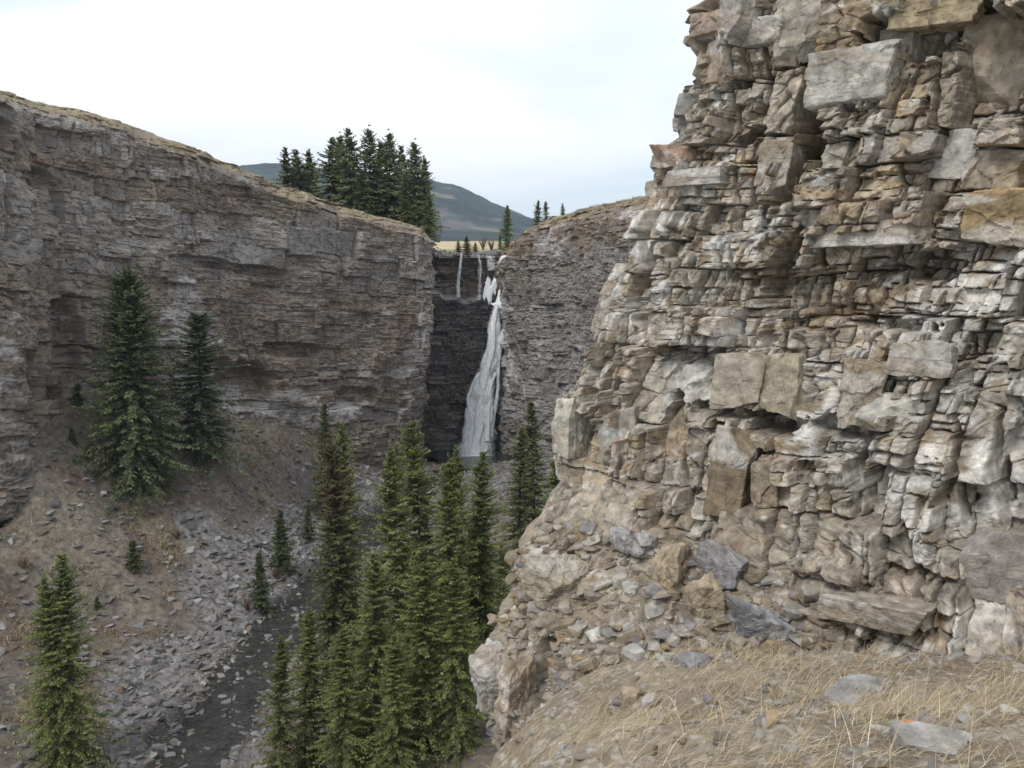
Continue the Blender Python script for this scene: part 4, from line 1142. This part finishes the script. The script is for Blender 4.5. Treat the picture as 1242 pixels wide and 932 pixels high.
spruce_kind('seedling', seed=42, H=1.6, Rm=0.6, gap=0.10, per=(6, 8), nspr=6, spr=0.22, wid=0.05, green=(.065, .085, .04), tip=(.12, .13, .055), top_pow=0.8, ragged=0.4)

def spruce(kind, pos, H, label, group, yaw=0.0, fat=1.0, name='spruce', cat='tree', sink=0.1):
    cv, cq, cc, tv, tq, tc, H0, me = PROTO[kind]
    root = empty(name, (pos[0], pos[1], pos[2] - sink))
    k = H / H0
    root.rotation_euler = (0, 0, yaw)
    root.scale = (k * fat, k * fat, k)
    if not me:
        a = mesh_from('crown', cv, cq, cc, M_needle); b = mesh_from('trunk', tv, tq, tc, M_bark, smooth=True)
        me['a'], me['b'] = a, b
    else:
        a = me['a'].copy(); b = me['b'].copy()
        S.collection.objects.link(a); S.collection.objects.link(b)
    a.parent = root; b.parent = root
    return tag(root, label, cat, group)

def on_ground(px, py, fn=ground_z, lo=30.0, hi=115.0):
    """where the sight line of a photo pixel meets the ground"""
    u = (px - 621) / F; v = (466 - py) / F
    ray = np.array([u, CP + v * SP, v * CP - SP])
    ts = np.linspace(lo, hi, 1500)
    p = ray[None] * ts[:, None]
    hit = np.argmax(p[:, 2] < fn(p[:, 0], p[:, 1]))
    return p[hit]

def stand(kind, px, top, base=None, Y=None, label='', group=None, yaw=0.0, fat=1.0, **kw):
    """a spruce whose foot is at photo point (px, base), or at distance Y along column px when the foot is hidden"""
    if Y is None:
        p = on_ground(px, base)
    else:
        x = at(px, 900, Y)[0]
        p = np.array([x, Y, float(ground_z(x, Y))])
    H = at(px, top, p[1])[2] - p[2]
    return spruce(kind, p, H, label, group, yaw, fat, **kw)

GT = 'spruces in the gorge'
stand('broad', 166, 330, 590, label='big broad dark spruce on the talus under the left cliff', group=GT, yaw=.4, fat=1.0)
stand('broad_loose', 246, 380, 548, label='second big dark spruce just right of the broadest one', group=GT, yaw=2.0, fat=1.35)
stand('slim1', 72, 700, 924, label='twin spruce at the lower left corner, its browner left stem', group=GT, yaw=1, fat=.95)
stand('slim3', 84, 676, 926, label='twin spruce at the lower left corner, its greener right stem', group=GT, yaw=2.6, fat=1.05)
stand('young', 344, 622, 694, label='small bushy spruce standing in the grey scree', group=GT, fat=1.05)
stand('young', 316, 672, 738, label='small spruce at the edge of the creek below the scree', group=GT, yaw=2, fat=1.0)
stand('airy', 395, 488, 630, label='tall thin pale spruce against the foot of the left cliff', group=GT, yaw=1)
stand('young', 374, 614, 656, label='little spruce at the foot of the tall thin pale spruce', group=GT, yaw=4)
stand('seedling', 162, 655, 690, label='lone seedling spruce on the dry grass slope', group=GT, yaw=1)
stand('seedling', 95, 465, 490, label='seedling spruce under the wall at the top of the talus', group=GT, yaw=3, fat=1.2)
stand('seedling', 88, 518, 536, label='tiny dark seedling lowest left of the broadest spruce', group=GT, yaw=5)
stand('seedling', 106, 540, 556, label='tiny dark seedling beside the skirt of the broadest spruce', group=GT, yaw=2)
stand('seedling', 118, 722, 738, label='tiny seedling on the slope above the twin spruce', group=GT, yaw=2)
stand('rusty', 414, 535, Y=44, label='tall spruce with a rust brown dying top', group=GT, yaw=.6)
stand('slim1', 428, 512, Y=52, label='green spire rising just behind the rusty topped spruce', group=GT, yaw=2.6, fat=.8)
stand('airy', 338, 772, Y=38, label='short spruce rising at the bottom edge beside the creek', group=GT, yaw=.3, fat=1.1)
stand('slim0', 375, 735, Y=40, label='pale spruce between the creek and the rusty topped tree', group=GT, yaw=3.3, fat=1.1)
stand('slim2', 486, 541, Y=43, label='yellow green spruce first to the right of the rusty topped tree', group=GT, yaw=.9)
stand('slim3', 524, 510, Y=46, label='tallest of the central spruces, its tip beside the foot of the waterfall', group=GT, yaw=4.1, fat=.95)
stand('slim0', 543, 548, Y=43, label='central spruce just right of the tallest one', group=GT, yaw=2.2, fat=.9)
stand('slim1', 580, 548, Y=45, label='central spruce standing in front of the plunge pool', group=GT, yaw=5.1)
stand('slim1', 560, 544, Y=49, label='thin spruce between two central ones below the waterfall', group=GT, yaw=0.8, fat=.8)
stand('slim2', 455, 665, Y=39.5, label='lower leafy spruce in front of the yellow green one', group=GT, yaw=3.9, fat=1.1)
stand('slim0', 515, 655, Y=39, label='lower spruce filling the front of the central clump', group=GT, yaw=1.2, fat=1.15)
stand('slim3', 556, 680, Y=38.5, label='dark lower spruce on the right of the central clump', group=GT, yaw=2.9, fat=1.05)
stand('slim2', 588, 640, Y=46, label='spruce half hidden behind the right side of the central clump', group=GT, yaw=.2)
stand('airy', 648, 486, Y=64, label='tall airy spruce left of the near cliff, its tip bare', group=GT, yaw=2.4, fat=1.15)
stand('airy', 628, 517, Y=61, label='airy spruce just left of the tall one beside the near cliff', group=GT, yaw=5.5, fat=1.15)
stand('slim1', 676, 550, Y=58, label='spruce mostly hidden behind the brink of the near cliff', group=GT, yaw=1.5, fat=1.2)
stand('slim0', 610, 660, Y=50, label='lower spruce tucked against the near cliff brink', group=GT, yaw=4.6, fat=1.15)
stand('slim2', 415, 760, Y=37.5, label='leafy spruce at the bottom edge under the rusty topped tree', group=GT, yaw=5.6, fat=1.1)
stand('slim1', 480, 770, Y=37, label='spruce crown at the bottom edge in the middle of the clump', group=GT, yaw=.1, fat=1.2)

# on the rims
def rim_tree(kind, px, top, Y, label, z=None, group='spruces on the canyon rim', **kw):
    x = at(px, 250, Y)[0]
    if z is None:
        d = (PL[0] - x) ** 2 + (PL[1] - Y) ** 2; zz = PL[2]
        d2 = (PR[0] - x) ** 2 + (PR[1] - Y) ** 2
        if d2.min() < d.min(): d, zz = d2, PR[2]
        z = zz.ravel()[np.argmin(d)]
    H = at(px, top, Y)[2] - z
    return spruce(kind, (x, Y, z), H, label, group, **kw)
ords = ['first', 'second', 'third', 'fourth', 'fifth', 'sixth', 'seventh', 'eighth', 'ninth', 'tenth', 'eleventh', 'twelfth', 'thirteenth', 'fourteenth', 'fifteenth', 'sixteenth']
for i, (kd, px, top, Y, fat) in enumerate([('rim_gold', 350, 179, 106, 1.1), ('rim2', 362, 182, 108, 1.1), ('rim0', 379, 183, 110, 1.2), ('rim2', 403, 168, 106, 1.15), ('rim1', 415, 166, 112, 1.0), ('rim2', 427, 157, 104, 1.1),
        ('rim1', 449, 158, 107, 1.1), ('rim0', 460, 172, 112, 1.2), ('rim1', 474, 163, 106, 1.0), ('rim2', 490, 178, 110, 1.0), ('rim1', 503, 174, 105, 1.05), ('rim0', 513, 192, 107, 1.0)]):
    rim_tree(kd, px, top, Y, '%s spruce from the left in the row on the left rim' % ords[i], yaw=i * 1.7, fat=fat)
rim_tree('rim_gold', 440, 206, 101.5, 'low dense spruce in front of the row on the left rim', yaw=1, fat=1.3)
rim_tree('rim_gold', 491, 220, 102, 'golden green bushy spruce in front of the row on the left rim', yaw=2, fat=1.0)
rim_tree('rim0', 521, 228, 103, 'small dark spruce at the very corner of the left rim', yaw=2, fat=.9)
rim_tree('rim2', 615, 249, 118, 'single spruce standing by the lip of the waterfall', z=float(meadow_z(np.array(-0.6), np.array(118.0))), yaw=.5, fat=.85)
rim_tree('rim_gold', 606, 284, 116, 'low golden spruce beside the single one at the lip', z=-0.4, yaw=2.5, fat=1.1)
rim_tree('rim0', 652, 243, 108, 'little spruce lowest on the far cliff rim', yaw=.5)
rim_tree('rim1', 662, 244, 107, 'little spruce in the middle of the three on the far cliff rim', yaw=1.5)
rim_tree('rim0', 683, 246, 105, 'little spruce highest on the far cliff rim', yaw=2.5)
for i, (px, top, lab) in enumerate([(556, 292, 'small green bush at the left end of the waterfall lip'), (566, 287, 'roundest green bush on the waterfall lip'), (576, 294, 'lowest green bush on the waterfall lip')]):
    rim_tree('young', px, top, 115.0, lab, z=-0.45, group='bushes at the waterfall lip', yaw=i, fat=2.0, name='bush', cat='bush')

# bare reddish willows at the lip
def willow(seed, H, W, n=46):
    rng = np.random.default_rng(seed)
    V, Q, c = [], [], 0
    for i in range(n):
        a = rng.uniform(0, 6.28); o = rng.uniform(.15, 1) * W
        x = np.linspace(0, 1, 5)
        pts = np.stack([np.cos(a) * o * x ** 1.3 + rng.normal(0, .03, 5), np.sin(a) * o * x ** 1.3 + rng.normal(0, .03, 5), H * x * rng.uniform(.6, 1)], -1)
        v, q = tube(pts, np.array([.03, .025, .02, .015, .008]), 3)
        V.append(v); Q.append(q + c); c += len(v)
    return np.concatenate(V), np.concatenate(Q)
for i, (px, py, Y, H, W, lab) in enumerate([(596, 305, 114, 1.6, .9, 'bare reddish willow bush on the waterfall lip'), (622, 300, 113, 1.2, .9, 'bare reddish willow bush right of the single spruce at the lip'), (586, 304, 118, 2.2, 1.1, 'greyish bare willow bush behind the waterfall lip')]):
    v, q = willow(60 + i, H, W)
    o = mesh_from('willow_bush', v, q, np.repeat(G(*((.17, .10, .08) if i < 2 else (.19, .16, .14)))[None], len(v), 0), M_bark)
    o.location = (at(px, py, Y)[0], Y, -0.5)
    tag(o, lab, 'bush')

for i, (px, py, H, W, colr, lab) in enumerate([(300, 742, 1.1, .8, (.17, .115, .08), 'bare brown bush on the bank beside the small creekside spruce'), (262, 560, 1.0, .9, (.17, .13, .085), 'low brown bush below the second big dark spruce'),
        (335, 702, .9, .7, (.15, .10, .07), 'bare brown bush at the foot of the spruce in the scree'), (28, 690, 1.0, .9, (.18, .13, .09), 'low brown bush on the dry slope near the left edge'), (215, 655, .8, .7, (.17, .12, .085), 'low brown bush on the slope above the scree')]):
    v, q = willow(80 + i, H, W, 40)
    o = mesh_from('bare_bush', v, q, np.repeat(G(*colr)[None], len(v), 0), M_bark)
    o.location = on_ground(px, py)
    tag(o, lab, 'bush')

# ------------------------------------------------------------------ waterfall
def fall_sheet(name, path, parent, amp=0.12, dens=0.0, nc=22, seed=1):
    """path: (px, py, half width in photo pixels, distance); a rounded rope of water with its own thickness"""
    P = np.array([list(at(px, py, Y)) + [hw * Y / F] for px, py, hw, Y in path])
    L = np.concatenate([[0], np.cumsum(np.linalg.norm(np.diff(P[:, :3], axis=0), axis=1))])
    t = np.linspace(0, L[-1], max(16, int(L[-1] / 0.14)))
    C = np.stack([np.interp(t, L, P[:, i]) for i in range(4)], -1)
    for i in range(3):
        C[1:-1] = (C[:-2] + 2 * C[1:-1] + C[2:]) / 4
    a = np.linspace(0, 2 * np.pi, nc + 1)
    A, Tt = np.meshgrid(a, t, indexing='xy')
    rag = 1 + 0.8 * fbm(Tt * 0.6 + seed, np.cos(A) * 2, 3, 70 + seed)
    w = C[:, 3][:, None] * rag
    x = C[:, 0][:, None] + np.cos(A) * w
    y = C[:, 1][:, None] + np.sin(A) * (0.25 * w + 0.12) + amp * fbm(np.cos(A) * 3 + seed, Tt * 0.9, 3, 71 + seed)
    z = C[:, 2][:, None] + 0 * A + 0.1 * fbm(np.cos(A) * 2, Tt * 1.5, 2, 73)
    edge = np.abs(np.cos(A)) ** 3
    d = dens + 0.30 - 0.55 * edge
    return kid(name, np.stack([x, y, z], -1), grid_quads(len(t), nc + 1), np.repeat(d.reshape(-1, 1), 3, 1), M_fall, parent, smooth=True)
fall = empty('waterfall', tuple(at(578, 560, 107.5)))
tag(fall, 'white waterfall dropping in steps down the dark wet wall into the pool', 'waterfall')
rngf = np.random.default_rng(12)
main = [(604, 370, 3.5, 109.0), (600, 384, 6, 108.7), (598, 400, 9, 108.5), (597, 420, 9, 108.4), (594, 436, 12, 108.3), (590, 452, 13, 108.2), (588, 468, 18, 108.0), (586, 485, 20, 107.9), (583, 505, 20, 107.8), (579, 535, 22, 107.6), (576, 557, 25, 107.3)]
fall_sheet('veil', main, fall, dens=0.08, seed=1)
for i, (o, c0, c1, wf) in enumerate([(-.5, 0, 11, .34), (.1, 0, 8, .42), (-.15, 2, 11, .30), (.45, 4, 11, .26), (-.85, 5, 11, .16), (.75, 5, 10, .15), (-.35, 6, 11, .22), (.2, 6, 11, .2)]):
    fall_sheet('strand', [(px + o * hw * (0.8 + 0.3 * math.sin(i * 2 + k)) + rngf.normal() * 1.5, py, max(1.5, hw * wf * rngf.uniform(.6, 1.5)), Y - 0.25 - 0.12 * (i % 3)) for k, (px, py, hw, Y) in list(enumerate(main))[c0:c1]], fall, dens=0.22 + 0.16 * rngf.random(), seed=20 + i)
fall_sheet('side_plunge', [(611, 400, 3, 108.6), (608, 410, 5.5, 108.4), (605, 424, 6, 108.3), (604, 445, 3.5, 108.2), (604, 470, 2.5, 108.0), (600, 500, 3, 107.8), (596, 530, 2.5, 107.6)], fall, dens=0.08, seed=3)
fall_sheet('upper_step', [(606, 352, 2, 109.9), (605, 362, 3.5, 109.5), (606, 368, 7, 109.2), (605, 374, 6, 109.0)], fall, dens=0.22, seed=4)
fall_sheet('lip_stream', [(560, 307, 2.2, 111.4), (558, 322, 2.6, 111.0), (556, 345, 2.8, 110.8), (556, 361, 4.0, 110.4)], fall, dens=-0.03, seed=5)
fall_sheet('lip_stream', [(580, 309, 2.5, 111.4), (583, 322, 4.0, 111.0), (582, 345, 3.6, 110.8), (581, 364, 4.0, 110.4)], fall, dens=-0.16, seed=6)
fall_sheet('lip_curtain', [(594, 311, 8, 111.6), (594, 320, 9, 111.2), (595, 328, 8, 111.0)], fall, dens=-0.14, seed=7)
fall_sheet('lip_stream', [(608, 313, 2.0, 111.0), (606, 322, 2.2, 110.7), (605, 332, 2.4, 110.5)], fall, dens=0.10, seed=8)
fall_sheet('splash', [(576, 551, 24, 107.0), (576, 557, 32, 106.6), (575, 560, 30, 106.2)], fall, dens=0.06, seed=9)
for i, (px, py, w, h, Y, lab) in enumerate([(592, 349, 6, 22, 110.2, 'tall white lump of ice clinging under the waterfall lip'), (594, 360, 6, 18, 110.0, 'lower white lump of ice under the waterfall lip'), (599, 347, 5, 18, 110.2, 'thin white spike of ice beside the tall lump'), (612, 313, 7, 5, 110.4, 'small cap of ice at the right end of the lip'), (606, 370, 16, 5, 109.4, 'white shelf of ice where the main plunge begins')]):
    k = Y / F
    Vi, Qi = rock_shape(1500 + i, np.array([w * k * .85, w * k * .6, h * k]), 16, 7, 0.45, 0.20, 9)
    o = mesh_from('ice', Vi, Qi, None, M_ice, smooth=True)
    o.location = at(px, py, Y)
    tag(o, lab, 'ice')

# ------------------------------------------------------------------ scree
rng = np.random.default_rng(5)
scree_pal = [G(.19, .18, .18), G(.235, .225, .225), G(.14, .13, .135), G(.20, .17, .14), G(.28, .27, .265), G(.175, .135, .11)]
bag = [[], [], []]; cnt = 0
SH = [rock_shape(1600 + i, (1, 1, 1), 4, 3, 0.22, 0.0, 30) for i in range(40)]
SH3 = [rock_shape(1600 + i, (1, 1, 1), 3, 3, 0.22, 0.0, 30) for i in range(40)]
big = []
N = 95000
xs = rng.uniform(-38, 3, N); ys = rng.uniform(38, 104, N)
den = scree_mask(xs, ys)
d, cz = creek_d(xs, ys)
prob = np.clip(den, 0.38, 1) * (0.35 + 0.65 * np.exp(-np.abs(d) / 9))
keep = rng.random(N) < prob * 0.75
xs, ys, d, den = xs[keep], ys[keep], d[keep], den[keep]
zs = ground_z(xs, ys)
px_, py_ = proj(np.stack([xs, ys, zs], -1))
vis = (px_ > -60) & (px_ < 720) & (py_ < 980)
xs, ys, zs, d, den = xs[vis], ys[vis], zs[vis], d[vis], den[vis]
n = len(xs)
rr = 0.048 + 0.32 * rng.random(n) ** 6.5
rr = np.where(np.abs(d) < 1.5, rr * 0.8, rr)
order = np.argsort(-rr)
big_i = set(order[:240].tolist())
Vb_, Qb_, Cb_ = [], [], []
for i in range(n):
    r = rr[i]
    sz = r * np.array([rng.uniform(1.2, 2.4), rng.uniform(.9, 1.6), rng.uniform(.35, .8)])
    sv, sq = SH[i % 40] if r > 0.13 else SH3[i % 40]
    ti = 0.45 if den[i] > .5 else .25
    v = (sv * sz) @ rot(rng.uniform(0, 6.3), rng.normal() * ti, rng.normal() * ti).T
    c = scree_pal[rng.choice(6, p=[.30, .2, .18, .12, .12, .08])] * rng.uniform(.75, 1.25)
    loc = np.array([xs[i], ys[i], zs[i] + sz[2] * .2])
    if i in big_i:
        big.append((v, sq, c, loc, d[i]))
    else:
        Vb_.append((v + loc).astype(np.float32)); Qb_.append(sq + cnt); Cb_.append(np.repeat(c[None].astype(np.float32), len(v), 0)); cnt += len(v)
tag(mesh_from('scree', np.concatenate(Vb_), np.concatenate(Qb_), np.concatenate(Cb_), M_scree), 'grey broken stones covering the talus and the creek banks', 'scree', kind='stuff')
for v, q, c, loc, dd in big:
    o = mesh_from('boulder', v, q, np.repeat(c[None], len(v), 0), M_scree)
    o.location = loc
    lab = 'large flat grey stone lying on the talus left of the creek' if dd < -3.2 else ('large flat grey stone at the edge of the creek' if dd < 2.2 else 'large flat grey stone on the far right bank of the creek')
    tag(o, lab, 'rock', 'large stones on the ' + ('talus' if dd < -3.2 else 'creek bank' if dd < 2.2 else 'right bank'))

# rocky spur at the left edge of the talus
for i, (px, py, w, h, colr, lab) in enumerate([(6, 585, 60, 70, (.15, .135, .125), 'dark layered outcrop breaking out of the slope at the left edge'), (-30, 560, 70, 90, (.17, .15, .13), 'upper part of the dark outcrop at the left edge')]):
    p = on_ground(px, py + 30)
    k = p[1] / F
    Vb, Qb = rock_shape(1700 + i, np.array([w * k, w * k * 1.1, h * k * 1.2]), 24, 7, 0.2, 0.05, 24)
    Vw = weather(Vb, 1710 + i, 1.6, 0.3)
    o = mesh_from('outcrop', Vw, Qb, rock_col(Vw * 0.5, colr, 1720 + i, 0.12), M_far)
    o.location = p + np.array([0, 0, h * k * .38])
    tag(o, lab, 'rock')

# ------------------------------------------------------------------ dry grass
def blades(pos, zf, length, width, lean_dir, lean, seed, cols, seg=4, spread=0.7):
    rng = np.random.default_rng(seed)
    n = len(pos)
    L = length * (0.45 + 0.9 * rng.random(n) ** 1.5)
    az = lean_dir + rng.normal(0, spread, n)
    le = lean * (0.5 + 1.0 * rng.random(n))
    t = np.linspace(0, 1, seg + 1)[None]
    th = le[:, None] * (0.35 + 0.9 * t)
    hx = np.cumsum(np.concatenate([np.zeros((n, 1)), np.sin(th[:, 1:]) / seg], 1), 1) * L[:, None]
    hz = np.cumsum(np.concatenate([np.zeros((n, 1)), np.cos(th[:, 1:]) / seg], 1), 1) * L[:, None]
    x = pos[:, 0:1] + np.cos(az)[:, None] * hx; y = pos[:, 1:2] + np.sin(az)[:, None] * hx
    z = zf(pos[:, 0], pos[:, 1])[:, None] - 0.01 + hz
    z = np.maximum(z, zf(x.ravel(), y.ravel()).reshape(x.shape) + 0.006)
    w = width * (0.6 + 0.8 * rng.random(n))[:, None] * (1 - 0.85 * t)
    f = rng.uniform(0, 6.28, n)
    ox = np.cos(f)[:, None] * w; oy = np.sin(f)[:, None] * w
    V = np.stack([np.stack([x - ox, y - oy, z], -1), np.stack([x + ox, y + oy, z], -1)], 2)
    m = (seg + 1) * 2
    q = np.array([[2 * i, 2 * i + 1, 2 * i + 3, 2 * i + 2] for i in range(seg)])
    Q = (np.arange(n)[:, None, None] * m + q[None]).reshape(-1, 4)
    c = np.array(cols)[rng.integers(len(cols), size=n)] * (0.7 + 0.55 * rng.random(n))[:, None]
    return V.reshape(-1, 3), Q, np.repeat(c, m, 0)
rng = np.random.default_rng(9)
cl = np.stack([rng.uniform(-0.8, 6.4, 1250), rng.uniform(4.0, 10.0, 1250)], -1)
cpx, cpy = proj(np.concatenate([cl, ledge_ground(cl[:, 0], cl[:, 1])[:, None]], 1))
band = np.interp(cpx, [600, 660, 760, 850, 950, 1060, 1150, 1242], [925, 890, 838, 812, 818, 850, 850, 838])
want = np.exp(-((cpy - band - 8) / 22) ** 2) + 0.28 * sst(cpx, 640, 800) * sst(fbm(cl[:, 0] * .7, cl[:, 1] * .7, 3, 901), -0.2, 0.2)
cl = cl[rng.random(len(cl)) < want]
P = np.repeat(cl, 34, 0) + rng.normal(0, 0.12, (len(cl) * 34, 2))
tan = [(.50, .41, .27), (.44, .36, .24), (.60, .52, .38), (.38, .30, .20), (.30, .25, .17), (.48, .37, .22)]
v1 = blades(P, ledge_ground, 0.36, 0.0020, math.radians(10), 1.75, 91, tan, 6, 0.8)
P2 = np.stack([rng.uniform(-0.6, 6.4, 2600), rng.uniform(4.0, 9.6, 2600)], -1)
v2 = blades(P2, ledge_ground, 0.20, 0.003, 0.3, 1.3, 92, tan + [(.10, .13, .05), (.14, .16, .07)], 4, 1.5)
off = len(v1[0])
tag(mesh_from('grass', np.concatenate([v1[0], v2[0]]), np.concatenate([v1[1], v2[1] + off]), np.concatenate([v1[2], v2[2]]), M_grass), 'long wind flattened dry grass on the near ledge', 'grass', kind='stuff')

# dry tufts on the talus and along the rims
N = 42000
tx = rng.uniform(-42, -8, N); ty = rng.uniform(40, 95, N)
gm = (1 - scree_mask(tx, ty)) * (0.15 + 0.85 * sst(fbm(tx * 0.22, ty * 0.22, 4, 513), -0.1, 0.2)) * sst(fbm(tx * 0.9, ty * 0.9, 2, 519), -0.2, 0.3)
kp = rng.random(N) < gm * 0.8
base = np.stack([tx[kp], ty[kp]], -1)
P = np.repeat(base, 7, 0) + rng.normal(0, 0.12, (len(base) * 7, 2))
v = blades(P, ground_z, 0.42, 0.026, 0.4, 1.0, 93, [(.32, .26, .16), (.20, .155, .10), (.37, .30, .19), (.14, .105, .07)], 2, 2.5)
tag(mesh_from('slope_grass', *v, M_grass), 'short dry tufts scattered over the talus slope', 'grass', kind='stuff')
def rim_grass(name, Pl, label, seed):
    X, Y, Z = Pl
    rng = np.random.default_rng(seed)
    n = 20000
    i = rng.integers(0, X.shape[0] - 1, n); j = rng.integers(0, 8, n)
    f = rng.random((n, 1)); g = rng.random((n, 1))
    A = np.stack([X, Y, Z], -1)
    p = (A[i, j] * (1 - f) + A[i + 1, j] * f) * (1 - g) + (A[i, j + 1] * (1 - f) + A[i + 1, j + 1] * f) * g
    zz = p[:, 2].copy()
    calls = [0]
    def zf(x, y):
        return zz if x.shape == zz.shape else np.full(x.shape, -1e3)
    v = blades(p[:, :2], zf, 0.30, 0.03, 0.4, 0.8, seed, [(.33, .27, .18), (.27, .22, .14), (.38, .31, .21), (.21, .17, .12)], 2, 2.5)
    tag(mesh_from(name, *v, M_grass), label, 'grass', kind='stuff')
rim_grass('rim_grass', PL, 'dry tan grass fringing the top of the left cliff', 94)
rim_grass('rim_grass', PR, 'dry tan grass fringing the top of the far cliff', 95)

# ------------------------------------------------------------------ the air
def haze():
    lo, hi = np.array([-4500., -60., -28.]), np.array([2200., 2330., 175.])
    V = np.array([[x, y, z] for x in (lo[0], hi[0]) for y in (lo[1], hi[1]) for z in (lo[2], hi[2])])
    Q = [(0, 1, 3, 2), (4, 6, 7, 5), (0, 4, 5, 1), (2, 3, 7, 6), (0, 2, 6, 4), (1, 5, 7, 3)]
    m = bpy.data.materials.new('haze_air'); m.use_nodes = True
    nt = m.node_tree
    nt.nodes.remove(nt.nodes['Principled BSDF'])
    v = nt.nodes.new('ShaderNodeVolumePrincipled')
    v.inputs['Color'].default_value = (0.66, 0.82, 1.0, 1)
    v.inputs['Density'].default_value = 0.00017
    v.inputs['Anisotropy'].default_value = 0.0
    nt.links.new(v.outputs['Volume'], nt.nodes['Material Output'].inputs['Volume'])
    tag(mesh_from('haze', V, Q, None, m), 'thin bluish air between the viewer and the far hill', 'haze', kind='stuff')
haze()
